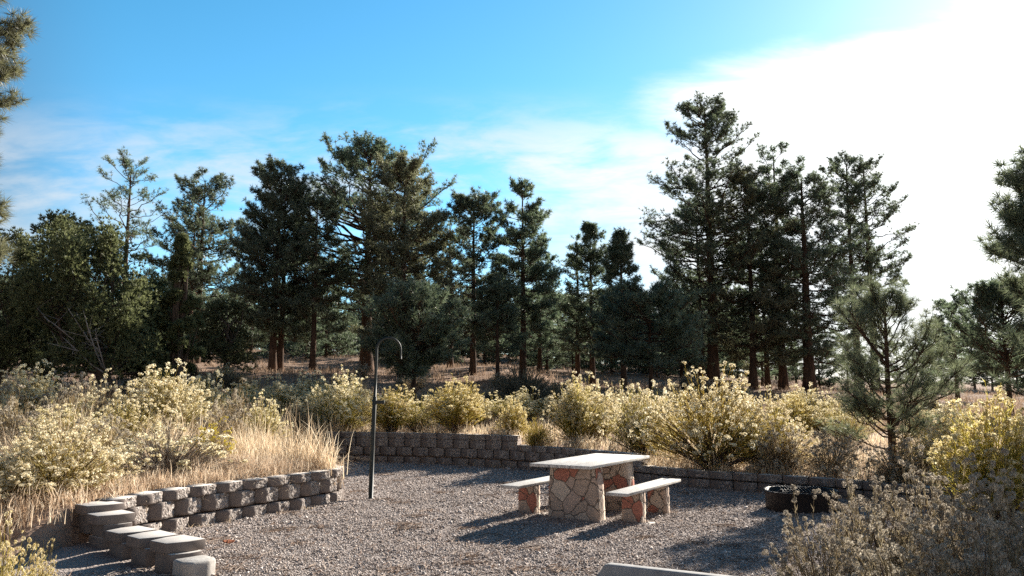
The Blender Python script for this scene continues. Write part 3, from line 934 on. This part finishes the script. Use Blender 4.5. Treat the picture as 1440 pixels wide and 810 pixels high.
put_juniper('squat juniper filling the gap between the leaning and the pointed ones', 200, 392, 32, 100, 205, 6, 0, 56, 70)
put_juniper('low rounded juniper growing beneath the dome-topped pine', 318, 425, 40, 84, 206, 6, 0, 50, 60)

# distant forest
protos = []
for k in range(5):
    wood, crown = gen_pine(300 + k, 13, 3.9, [.10, .17, .05, .13, .04][k], .20, nb=60, ntw=7, L=.46, nw=.10, nn=9, style=['pond', 'pond', 'cone', 'pond', 'cone'][k])
    r = thing('pine_tree', 'distant dark pine deep in the forest behind the clearing', 'tree', (0, 0, 0), 0, 'distant pines of the forest')
    wood.build('trunk', M['bark'], r, smooth=True); crown.build('crown', M['needle'], r)
    protos.append(r)
rng = np.random.default_rng(9)
spots = []
for px in np.arange(-60, 1010, 22):
    for row in range(3):
        d = (64, 86, 112)[row] + rng.uniform(-6, 12)
        if px < 240: d -= 8
        spots.append((px + rng.uniform(-11, 11), d, rng.uniform(385, 440) + (14 if 600 < px < 960 else 0) + (18 if row == 2 else 0)))
for px in (1000, 1020, 1036, 1052, 1070, 1090, 1118, 1150, 1190, 1260, 1300, 1322, 1368, 1392, 1428, 1450):
    spots.append((px, 64 + rng.uniform(-4, 20), rng.uniform(425, 470) if px < 1130 else rng.uniform(450, 492)))
for i, (px, d, top) in enumerate(spots):
    x = x_at(px, d, 5); z0 = terr(x, d)
    s = (z_at(top, d) - z0) / 13
    k = int(rng.integers(5))
    args = ((x, d, z0 - .2), rng.uniform(0, 6.28), (s * rng.uniform(.95, 1.35), s * rng.uniform(.95, 1.35), s))
    if i < 5:
        r = protos[i]; r.location, r.scale = args[0], args[2]; r.rotation_euler = (0, 0, args[1])
    else:
        copy_thing(protos[k], *args, 'distant dark pine deep in the forest behind the clearing')


# ------------------------------------------------------------------ rabbitbrush and other shrubs
def gen_shrub(seed, H, Rr, n_twig, head=1.0, lowest=.1, n_wood=16, leaf=14, hr=.05, fine=1.0, flat=.8, heads_n=22, tri=.020, lo=.34):
    """fan of stems from one base; returns wood, shoots, flower heads"""
    rng = np.random.default_rng(seed)
    wood, shoot, fl = Buf(), Buf(), Buf()
    def curves(n, k, jit, lo=0.):
        ph = np.arccos(np.clip(1 - rng.random(n) * (1 - lowest), 0, 1)); az = rng.uniform(0, 2 * PI, n)
        rad = Rr * np.sin(ph) ** .9 * rng.uniform(.8, 1.1, n); hz = H * (np.cos(ph) ** flat) * rng.triangular(.55, .92, 1.14, n) + .05 * H
        lump = 1 + .20 * np.sin(az * 3 + seed) + .16 * np.sin(az * 5 + seed * 2.1)
        end = np.stack([rad * lump * np.cos(az), rad * lump * np.sin(az), hz * (1 + .13 * np.sin(az * 4 + seed) + .09 * np.sin(az * 7 + seed * 3))], -1)
        st = rng.normal(0, .05 * Rr, (n, 3)); st[:, 2] = -.03
        mid = end * np.array([.42, .42, .50]) + rng.normal(0, .04 * H, (n, 3))
        t = np.linspace(lo, 1, k)[None, :, None]
        c = st[:, None] * (1 - t) ** 2 + mid[:, None] * 2 * t * (1 - t) + end[:, None] * t ** 2
        c[:, 1:-1] += rng.normal(0, jit * H, (n, k - 2, 3))
        return c
    if n_wood:
        c = curves(n_wood, 7, .012) * np.array([.9, .9, .72])
        wood.tubes(c, np.linspace(.017, .005, 7)[None] * H * rng.uniform(.6, 1.2, (n_wood, 1)), 5)
        c2 = curves(n_wood * 4, 6, .015) * np.array([.95, .95, .80])
        wood.tubes(c2, np.linspace(.006, .003, 6)[None] * H, 3)
    c = curves(n_twig, 6, .014, lo)
    shoot.tubes(c, np.linspace(.0042, .0028, 6)[None] * fine, 3)
    if leaf:
        tt = rng.uniform(.12, 1, (n_twig, leaf)); ki = tt * 5; k0 = np.clip(ki.astype(int), 0, 4); fr = (ki - k0)[..., None]
        bi = np.arange(n_twig)[:, None]
        P = (c[bi, k0] * (1 - fr) + c[bi, k0 + 1] * fr).reshape(-1, 3); T = unit(c[bi, k0 + 1] - c[bi, k0]).reshape(-1, 3)
        shoot.tris(needles(rng, P, T, 1, .085, .0085 * fine, .6, 1.0))
    if head:
        sel = rng.random(n_twig) < head * np.clip(.15 + 1.25 * c[:, -1, 2] / H, 0, 1)
        e, T = c[sel, -1], unit(c[sel, -1] - c[sel, -2])
        e2 = c[sel, -2] * .45 + c[sel, -1] * .55 + rng.normal(0, .045, e.shape)
        sub = np.concatenate([e, e + rng.normal(0, hr * .9, e.shape), e2[rng.random(len(e2)) < .55]])
        n = len(sub)
        size = hr * np.exp(rng.normal(-.15, .28, n))[:, None, None]
        q = unit(rng.normal(size=(n, heads_n, 3)) + np.array([0, 0, .55]))
        p = sub[:, None] + q * size * rng.uniform(.6, 1.0, (n, heads_n, 1)) * np.array([1, 1, .75])
        a1 = unit(np.cross(q, rng.normal(size=q.shape))); a2 = np.cross(q, a1)
        s = tri * rng.uniform(.6, 1.3, (n, heads_n, 1))
        q2 = q * s * .4
        fl.tris(np.stack([p + a1 * s + q2, p - a1 * s * .5 + a2 * s * .87, p - a1 * s * .5 - a2 * s * .87 - q2], 2).reshape(-1, 3, 3))
    return wood, shoot, fl


KINDS = {
    'cream': dict(H=1.25, Rr=.72, n_twig=400, head=.72, lowest=.28, hr=.040, tri=.016, heads_n=20),
    'cream_wide': dict(H=1.15, Rr=.95, n_twig=460, head=.85, lowest=.12, hr=.044, tri=.017),
    'gold': dict(H=1.25, Rr=.62, n_twig=420, head=.6, lowest=.34, leaf=18, hr=.040, tri=.016),
    'fan': dict(H=1.65, Rr=1.35, n_twig=620, head=.7, lowest=.10, n_wood=34, leaf=14, hr=.046, lo=.50, tri=.017),
    'airy': dict(H=1.3, Rr=.8, n_twig=240, head=.6, leaf=9, lowest=.3, hr=.038, tri=.015),
    'dry': dict(H=1.0, Rr=.75, n_twig=330, head=.22, leaf=9),
    'round': dict(H=.9, Rr=.5, n_twig=420, head=.0, leaf=18, n_wood=6),
    'sage': dict(H=1.0, Rr=.8, n_twig=520, head=.0, leaf=26, n_wood=14, fine=1.5),
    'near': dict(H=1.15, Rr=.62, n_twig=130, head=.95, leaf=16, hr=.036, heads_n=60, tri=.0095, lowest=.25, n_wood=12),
}
KM = {'cream': ('shoot', 'flower'), 'cream_wide': ('shoot', 'flower'), 'gold': ('shoot_gold', 'flower_gold'), 'fan': ('shoot_gold', 'flower'), 'airy': ('shoot', 'flower'),
      'dry': ('shoot_dry', 'flower_grey'), 'round': ('shoot_gold', 'flower'), 'sage': ('sage', 'flower'), 'near': ('shaded_shoot', 'flower_grey')}
proto = {}
for i, (k, kw) in enumerate(KINDS.items()):
    for v in range(3 if k in ('cream', 'airy', 'dry') else 2):
        w_, s_, f_ = gen_shrub(400 + i * 7 + v, **kw)
        proto[k, v] = (w_, s_, f_, kw['H'], kw['Rr'])
first = {}
NSH = [0]


def put_shrub(kind, label, px, top, d, wpx, group, v=0, base=None, shoot=None, flower=None, cat='shrub', name='rabbitbrush'):
    x = x_at(px, d, 1); z0 = terr(x, d) if base is None else base
    w_, s_, f_, H, Rr = proto[kind, v]
    h = max(.25, z_at(top, d) - z0)
    sx = wpx / 2 / F * d / Rr * .95; sz = h / H
    NSH[0] += 1
    if kind in ('cream', 'airy', 'dry') and px < 1200:
        v = NSH[0] % 3
        w_, s_, f_, H, Rr = proto[kind, v]
        sx = wpx / 2 / F * d / Rr * .95
    sz = h / H * (.86 if kind != 'near' else 1)
    rz = NSH[0] * 2.1
    key = (kind, v, shoot, flower)
    if key in first:
        return copy_thing(first[key], (x, d, z0), rz, (sx, sx, sz), label, group)
    r = thing(name, label, cat, (x, d, z0), rz, group); r.scale = (sx, sx, sz)
    if w_.n: w_.build('stems', M['woody'], r)
    s_.build('shoots', M[shoot or KM[kind][0]], r)
    if f_.n: f_.build('flower_heads', M[flower or KM[kind][1]], r)
    first[key] = r
    return r


GL = 'rabbitbrush growing in the left bed'
GB = 'rabbitbrush growing above the back wall'
GR = 'rabbitbrush on the right of the pad'
GF = 'rabbitbrush far up the slope'
S = put_shrub
S('cream_wide', 'nearest cream flowered bush at left, above the stepped wall', 85, 590, 9.6, 190, GL)
S('cream', 'pale bush cut off by the left edge beside the nearest cream bush', -8, 640, 8.8, 120, GL, 1)
S('dry', 'grey twiggy half-dead bush with bare stems behind the left wall', 238, 585, 11.4, 165, GL, 0, None, 'grey_twig', 'flower')
S('airy', 'thin leaning bush with a few yellow tips just above the left wall', 300, 588, 12.6, 62, GL, 1, None, 'shoot_dry', 'flower_yellow')
S('cream', 'tall cream bush with topmost tips against the pointed juniper', 228, 512, 16, 130, GL)
S('airy', 'loose pale bush in front of the leaning juniper trunk', 178, 545, 14.5, 110, GL)
S('dry', 'straw coloured bush beneath the middle of the leaning juniper', 110, 520, 17.5, 120, GL, 1)
S('cream', 'cream bush in the left bed below the far left juniper', 42, 512, 18.5, 110, GL, 1)
S('dry', 'dry grey bush near the left edge in the middle of the bed', 25, 550, 14.2, 120, GL)
S('airy', 'feathery straw bush between the dry grey one and the loose pale one', 92, 560, 13.6, 120, GL, 1)
S('dry', 'brown seedy bush between the nearest cream bush and the tall cream bush', 150, 580, 12.4, 110, GL, 1)
S('airy', 'wispy yellow sprig in the lower left corner', 12, 728, 5.6, 110, GL, 0, 0, 'shoot_gold', 'flower_gold')
S('airy', 'small yellow sprig on the gravel left of the stepped wall', 66, 762, 6.2, 46, GL, 1, 0, 'shoot_gold', 'flower_gold')
for px, top, d, w, k, v, lab in ((290, 528, 19.5, 90, 'cream', 0, 'cream bush right of the tall cream one, in front of the twin pine boles'), (338, 540, 18.0, 86, 'dry', 0, 'dry brownish bush below the tall dense pine'),
                                 (352, 530, 23.5, 90, 'airy', 0, 'airy pale bush on the slope left of the dense pine trunk'), (398, 532, 21.5, 90, 'cream_wide', 1, 'broad cream bush at the foot of the dense pine trunks'),
                                 (436, 528, 22.5, 80, 'cream', 1, 'cream bush below the slender straight trunk'), (418, 560, 19.2, 70, 'sage', 0, 'dark sage bush above the left end of the back wall'),
                                 (372, 556, 17.5, 70, 'airy', 1, 'thin straw bush behind the blond grass'), (310, 556, 15.5, 80, 'dry', 1, 'seedy bush standing behind the yellow-tipped one')):
    S(k, lab, px, top, d, w, GB if k != 'sage' else 'sagebrush on the slope', v)
S('cream_wide', 'full cream bush just left of the lantern pole, behind the wall', 482, 526, 20.8, 118, GB)
S('gold', 'small gold bush right of the lantern pole', 550, 544, 20.2, 76, GB, 0)
S('gold', 'dense golden bush in the middle, behind the wall between pole and table', 640, 534, 19.6, 96, GB, 1)
S('gold', 'small upright golden bush left of the round yellow one', 722, 560, 19.0, 48, GB, 0)
S('round', 'round yellow green tussock on the wall beside its step', 757, 588, 18.0, 44, GB, 0)
S('cream', 'cream topped bush behind the picnic table', 815, 533, 18.2, 98, GB, 0)
S('airy', 'tall thin bush peeping over the cream topped ones', 868, 535, 21.5, 52, GB, 0)
S('cream', 'white topped bush with dark stems left of the great fan-shaped bush', 905, 541, 17.0, 92, GB, 1)
S('fan', 'great fan-shaped bush with bare dark stems and golden crown', 1000, 518, 15.2, 205, GB, 0)
S('fan', 'lower golden bush leaning out of the right side of the great fan', 1078, 548, 15.0, 130, GB, 1)
S('dry', 'shaded brown bush at the wall right of the great fan', 1100, 592, 14.2, 90, GB, 0)
S('dry', 'dry leafless bush on the wall left of the young pine', 1168, 598, 13.8, 95, GR, 1)
S('dry', 'brownish bush at the foot of the young pine', 1262, 612, 12.6, 95, GR, 0)
S('airy', 'thin pale bush right of the young pine stem', 1300, 588, 13.6, 90, GR, 1)
S('gold', 'large yellow bush at the right edge with pale crown', 1395, 556, 10.6, 165, GR, 1)
S('cream', 'cream bush between the young pine and the large yellow bush', 1338, 580, 12.6, 90, GR, 0)
S('airy', 'distant pale bush in the gap behind the young pine', 1190, 560, 19, 90, GR, 0)
S('cream', 'pale bush in the gap below the thin small pine', 1330, 560, 18, 90, GR, 1)
# shaded foreground bushes on the right
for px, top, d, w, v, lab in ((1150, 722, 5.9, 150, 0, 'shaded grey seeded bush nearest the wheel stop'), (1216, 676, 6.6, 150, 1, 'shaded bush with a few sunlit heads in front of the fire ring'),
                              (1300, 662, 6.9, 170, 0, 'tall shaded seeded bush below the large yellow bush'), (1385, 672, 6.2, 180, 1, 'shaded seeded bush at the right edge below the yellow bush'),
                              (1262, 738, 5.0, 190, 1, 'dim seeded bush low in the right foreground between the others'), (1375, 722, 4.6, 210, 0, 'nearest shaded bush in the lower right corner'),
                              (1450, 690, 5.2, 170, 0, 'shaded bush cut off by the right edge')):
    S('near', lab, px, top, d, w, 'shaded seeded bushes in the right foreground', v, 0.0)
# slope: sage mounds and far rabbitbrush
for px, top, d, w, lab in ((735, 512, 27, 92, 'grey green sage mound beneath the narrow tall pine'), (328, 520, 31, 58, 'dark sage mound between the juniper and the dense pine'), (690, 545, 24, 60, 'shaded sage mound left of the small upright golden bush'),
                           (790, 530, 26, 66, 'grey sage mound behind the cream topped bush'), (1150, 548, 22, 80, 'sage mound in the shade of the thick-trunked pine'), (600, 560, 24, 60, 'low sage mound under the dark bushy pine'),
                           (950, 540, 24, 70, 'sage mound behind the great fan-shaped bush')):
    S('sage', lab, px, top, d, w, 'sagebrush on the slope', 1, name='sagebrush')
rng = np.random.default_rng(37)
for i, px in enumerate(list(np.linspace(262, 620, 13)) + list(np.linspace(676, 950, 9)) + [1110, 1135, 1160]):
    d = rng.uniform(20.2, 24.5) - (2.5 if px > 800 else 0)
    S(['cream', 'airy', 'gold', 'cream', 'airy'][i % 5], 'pale bush filling the band of rabbitbrush between the taller ones behind the back wall', px + rng.uniform(-9, 9), rng.uniform(536, 556), d, rng.uniform(48, 84), 'filler bushes in the band behind the back wall', i % 2)
for i, px in enumerate(np.linspace(-30, 250, 9)):
    S(['airy', 'dry', 'airy'][i % 3], 'straw coloured feathery bush in the thick of the left bed', px + rng.uniform(-9, 9), rng.uniform(520, 548), rng.uniform(15, 19), rng.uniform(70, 110), 'filler bushes in the left bed', i % 2, None, 'shoot_dry')
rng = np.random.default_rng(31)
for i in range(34):
    px = rng.uniform(250, 1330); d = rng.uniform(25, 40)
    x = x_at(px, d, 2); z0 = terr(x, d)
    h = rng.uniform(.55, 1.0)
    top = 405 - F * math.tan(math.atan((z0 + h - CH) / d) - TH)
    S(['dry', 'airy', 'sage', 'dry'][i % 4], 'low dull bush scattered on the shady slope under the pines', px, top, d, h * F / d * rng.uniform(.9, 1.5), GF, i % 2)


# ------------------------------------------------------------------ grass
def blades(pos, n_per, L, spreadr, w, seed, droop=.5):
    rng = np.random.default_rng(seed)
    gain = (.55 + .75 * (.5 + .5 * np.sin(pos[:, 0] * 3.1 + 2 * np.sin(pos[:, 1] * 2.3))) * (.5 + .5 * np.sin(pos[:, 1] * 4.3 + pos[:, 0] * 1.7)) + rng.uniform(0, .45, len(pos)))
    n = len(pos) * n_per
    p = np.repeat(pos, n_per, 0) + np.column_stack([rng.normal(0, spreadr, (n, 2)), np.zeros(n)])
    a = rng.uniform(0, 2 * PI, n); ln = L * rng.uniform(.5, 1.2, n) * np.repeat(gain, n_per); out = rng.uniform(.1, 1, n) * droop
    dv_ = np.column_stack([np.cos(a), np.sin(a)])
    t = np.array([0, .4, .75, 1.0])
    hor = (ln * out)[:, None] * t ** 2; ver = ln[:, None] * (t * (1.0) - out[:, None] * .55 * t ** 3)
    c = np.stack([p[:, :1] + dv_[:, :1] * hor, p[:, 1:2] + dv_[:, 1:] * hor, p[:, 2:] + ver], -1)
    ra = a + rng.uniform(.5, 2.6, n)
    sd = np.stack([np.cos(ra), np.sin(ra), np.zeros(n)], -1)[:, None, :] * (w * np.array([1, .85, .55, .1]))[None, :, None]
    V = np.stack([c - sd, c + sd], 2).reshape(n, 8, 3)
    f = np.array([(0, 1, 3, 2), (2, 3, 5, 4), (4, 5, 7, 6)])
    return V.reshape(-1, 3), (f[None] + np.arange(n)[:, None, None] * 8).reshape(-1, 4)


def ground_pts(n, px0, px1, d0, d1, seed, cond=None):
    rng = np.random.default_rng(seed)
    d = np.exp(rng.uniform(math.log(d0), math.log(d1), n)); px = rng.uniform(px0, px1, n)
    x = (px - 720) / F * d; z = terrain(x, d)
    k = z > .2
    if cond is not None: k &= cond(x, d)
    return np.column_stack([x, d, z])[k]


b = Buf()
b.add(*blades(ground_pts(900, 200, 500, 10.2, 13.4, 51), 20, .28, .05, .0035, 52, 1.1))
b.add(*blades(ground_pts(420, 300, 480, 11.2, 13.2, 55), 18, .38, .06, .0035, 56, 1.7))
b.add(*blades(ground_pts(900, -60, 300, 8.0, 14, 53), 14, .34, .07, .0045, 54, .8))
tag(b.build('blond_grass', M['grass']), 'tall blond dry grass spilling over the left bed and wall', kind='stuff')
b = Buf()
b.add(*blades(ground_pts(1500, -80, 520, 12.5, 23, 67), 22, .62, .12, .005, 68, .6))
b.add(*blades(ground_pts(2600, -80, 1150, 13.5, 24, 57), 14, .34, .09, .0055, 58, .8))
b.add(*blades(ground_pts(1300, 900, 1500, 9.5, 20, 59), 14, .30, .09, .0045, 60, .8))
pw = smooth_poly(BACK_WALL)
rgw = np.random.default_rng(71)
def wall_pts(P, n, off0, off1, z):
    s = rgw.uniform(0, arclen(P)[-1], n)
    s = s[(np.sin(s * 2.3) + np.sin(s * .9 + 1) + rgw.normal(0, .5, n)) > .1]
    a_ = np.array([along(P, q) for q in s]); b__ = np.array([along(P, q + .05) for q in s]); t_ = unit(b__ - a_)
    o_ = rgw.uniform(off0, off1, len(s))[:, None]
    p_ = a_ + np.column_stack([t_[:, 1], -t_[:, 0]]) * o_
    return p_, s
p_, s_ = wall_pts(pw, 260, -.34, -.16, 0)
zz = np.array([back_levels(q) * COURSE + CAP_H - .05 for q in s_])
b.add(*blades(np.column_stack([p_, zz]), 12, .42, .05, .005, 72, 1.7))
p_, s_ = wall_pts(pw, 90, .03, .16, 0)
b.add(*blades(np.column_stack([p_, np.zeros(len(p_))]), 8, .16, .03, .004, 73, 1.0))
p_, s_ = wall_pts(smooth_poly(LEFT_WALL), 60, .03, .14, 0)
b.add(*blades(np.column_stack([p_, np.zeros(len(p_))]), 7, .13, .03, .0035, 74, 1.0))
tag(b.build('bed_grass', M['grass']), 'straw coloured grass between the bushes above the back wall', kind='stuff')
b = Buf()
b.add(*blades(ground_pts(7500, -100, 1500, 22, 85, 61), 9, .30, .22, .014, 62, .8))
tag(b.build('slope_grass', M['slope_grass']), 'short dry reddish grass on the slope beneath the pines', kind='stuff')

# ------------------------------------------------------------------ sky and sun
w = bpy.data.worlds.new('World'); scene.world = w
w.use_nodes = True
nt = w.node_tree; nt.nodes.clear()
out = N(nt, 'ShaderNodeOutputWorld'); bg = N(nt, 'ShaderNodeBackground')
sky = N(nt, 'ShaderNodeTexSky', sky_type='NISHITA', sun_disc=False, sun_elevation=SUN_EL, sun_rotation=SUN_AZ, altitude=2000, air_density=1.0, dust_density=.7, ozone_density=1.6)
tc = N(nt, 'ShaderNodeTexCoord')
sep = N(nt, 'ShaderNodeSeparateXYZ'); nt.links.new(tc.outputs['Generated'], sep.inputs[0])
yy = math_n(nt, 'MAXIMUM', sep.outputs[1], .12)
u = math_n(nt, 'DIVIDE', sep.outputs[0], yy)                       # tangent of azimuth
v = math_n(nt, 'DIVIDE', sep.outputs[2], yy)                       # height over the horizon
comb = N(nt, 'ShaderNodeCombineXYZ'); nt.links.new(u, comb.inputs[0]); nt.links.new(v, comb.inputs[1])
rot = N(nt, 'ShaderNodeMapping'); rot.inputs['Rotation'].default_value = (0, 0, R(-20)); rot.inputs['Scale'].default_value = (1.0, 3.4, 1)
nt.links.new(comb.outputs[0], rot.inputs[0])
n1 = N(nt, 'ShaderNodeTexNoise', i_Scale=3.2, i_Detail=9, i_Roughness=.58, i_Distortion=.35); nt.links.new(rot.outputs[0], n1.inputs[0])
n2 = N(nt, 'ShaderNodeTexNoise', i_Scale=9, i_Detail=8, i_Roughness=.62, i_Distortion=.5); nt.links.new(rot.outputs[0], n2.inputs[0])


def mapr(x, a, b_, c=0., d=1.):
    m = nt.nodes.new('ShaderNodeMapRange'); m.interpolation_type = 'SMOOTHSTEP'
    nt.links.new(x, m.inputs[0])
    for i, q in enumerate((a, b_, c, d)): m.inputs[i + 1].default_value = q
    return m.outputs[0]


# cloud sheet round the sun: right of the middle, below a rising diagonal edge
edge = math_n(nt, 'SUBTRACT', v, math_n(nt, 'ADD', math_n(nt, 'MULTIPLY', u, .36), .285))
edge = math_n(nt, 'ADD', edge, math_n(nt, 'MULTIPLY', math_n(nt, 'SUBTRACT', n1.outputs[0], .5), .30))
sheet = math_n(nt, 'MULTIPLY', mapr(edge, .05, -.07), mapr(math_n(nt, 'ADD', u, math_n(nt, 'MULTIPLY', math_n(nt, 'SUBTRACT', n2.outputs[0], .5), .5)), -.12, .26))
# thin wisps over the middle and the left, low down
wn = math_n(nt, 'ADD', math_n(nt, 'MULTIPLY', n1.outputs[0], .68), math_n(nt, 'MULTIPLY', n2.outputs[0], .32))
wisp = math_n(nt, 'MULTIPLY', mapr(wn, .41, .63), math_n(nt, 'MULTIPLY', mapr(v, .12, .22), mapr(v, .40, .27)))
wisp = math_n(nt, 'MULTIPLY', wisp, mapr(u, -.75, .0, .55, .95))
dens = math_n(nt, 'MAXIMUM', math_n(nt, 'MULTIPLY', sheet, math_n(nt, 'ADD', math_n(nt, 'MULTIPLY', n2.outputs[0], .35), .72, True)), wisp)
# forward-scattered light round the sun in the thin cloud
sv = (math.sin(SUN_AZ) * math.cos(SUN_EL), math.cos(SUN_AZ) * math.cos(SUN_EL), math.sin(SUN_EL))
dot = N(nt, 'ShaderNodeVectorMath', operation='DOT_PRODUCT'); nt.links.new(tc.outputs['Generated'], dot.inputs[0]); dot.inputs[1].default_value = sv
dp = math_n(nt, 'MAXIMUM', dot.outputs['Value'], 0)
halo = math_n(nt, 'POWER', dp, 14)
bright = math_n(nt, 'ADD', math_n(nt, 'MULTIPLY', halo, 8.0), 6.6)
ccol = N(nt, 'ShaderNodeVectorMath', operation='SCALE'); ccol.inputs[0].default_value = (1.0, .99, .97); nt.links.new(bright, ccol.inputs['Scale'])
hs = N(nt, 'ShaderNodeHueSaturation'); hs.inputs['Saturation'].default_value = 1.30; hs.inputs['Value'].default_value = 1.68; hs.inputs['Hue'].default_value = .480
nt.links.new(sky.outputs[0], hs.inputs['Color'])
sunward = mapr(dp, .28, .56)                                            # sky raised towards the sun, the rest dimmed to deepen shadows
hb = N(nt, 'ShaderNodeHueSaturation'); hb.inputs['Saturation'].default_value = .80; hb.inputs['Value'].default_value = .5
nt.links.new(sky.outputs[0], hb.inputs['Color'])
skyc = mixc(nt, sunward, hb.outputs[0], hs.outputs[0])
col = mixc(nt, dens, skyc, ccol.outputs[0])
glow = N(nt, 'ShaderNodeVectorMath', operation='SCALE'); glow.inputs[0].default_value = (1, .98, .95); nt.links.new(math_n(nt, 'MULTIPLY', math_n(nt, 'POWER', dp, 60), .6), glow.inputs['Scale'])
fin = N(nt, 'ShaderNodeVectorMath', operation='ADD'); nt.links.new(col, fin.inputs[0]); nt.links.new(glow.outputs[0], fin.inputs[1])
nt.links.new(fin.outputs[0], bg.inputs[0]); bg.inputs[1].default_value = .05
nt.links.new(bg.outputs[0], out.inputs[0])

sl = bpy.data.lights.new('sun', 'SUN'); sl.energy = 5.0; sl.angle = R(.5); sl.color = (1.0, .92, .80)
so = bpy.data.objects.new('sun', sl); COL.objects.link(so)
so.rotation_euler = Vector(sv).to_track_quat('Z', 'Y').to_euler()
so.location = (20, 28, 20)

# ------------------------------------------------------------------ camera and render settings
cam = bpy.data.cameras.new('camera'); co = bpy.data.objects.new('camera', cam); COL.objects.link(co)
co.location = (0, 0, CH); co.rotation_euler = (PI / 2 + TH, 0, 0)
cam.sensor_fit = 'HORIZONTAL'; cam.sensor_width = 36; cam.lens = 36 * F / 1440
cam.clip_start = .05; cam.clip_end = 3000
scene.camera = co
scene.render.engine = 'CYCLES'
scene.view_settings.view_transform = 'Standard'; scene.view_settings.look = 'None'
scene.view_settings.exposure = 1.5; scene.view_settings.gamma = 1
scene.view_settings.use_curve_mapping = False
cy = scene.cycles
cy.max_bounces = 6; cy.diffuse_bounces = 4; cy.glossy_bounces = 2; cy.transmission_bounces = 3; cy.transparent_max_bounces = 4
cy.caustics_reflective = False; cy.caustics_refractive = False
cy.use_denoising = False
cy.sample_clamp_indirect = 6
scene.render.resolution_x, scene.render.resolution_y = 1024, 576
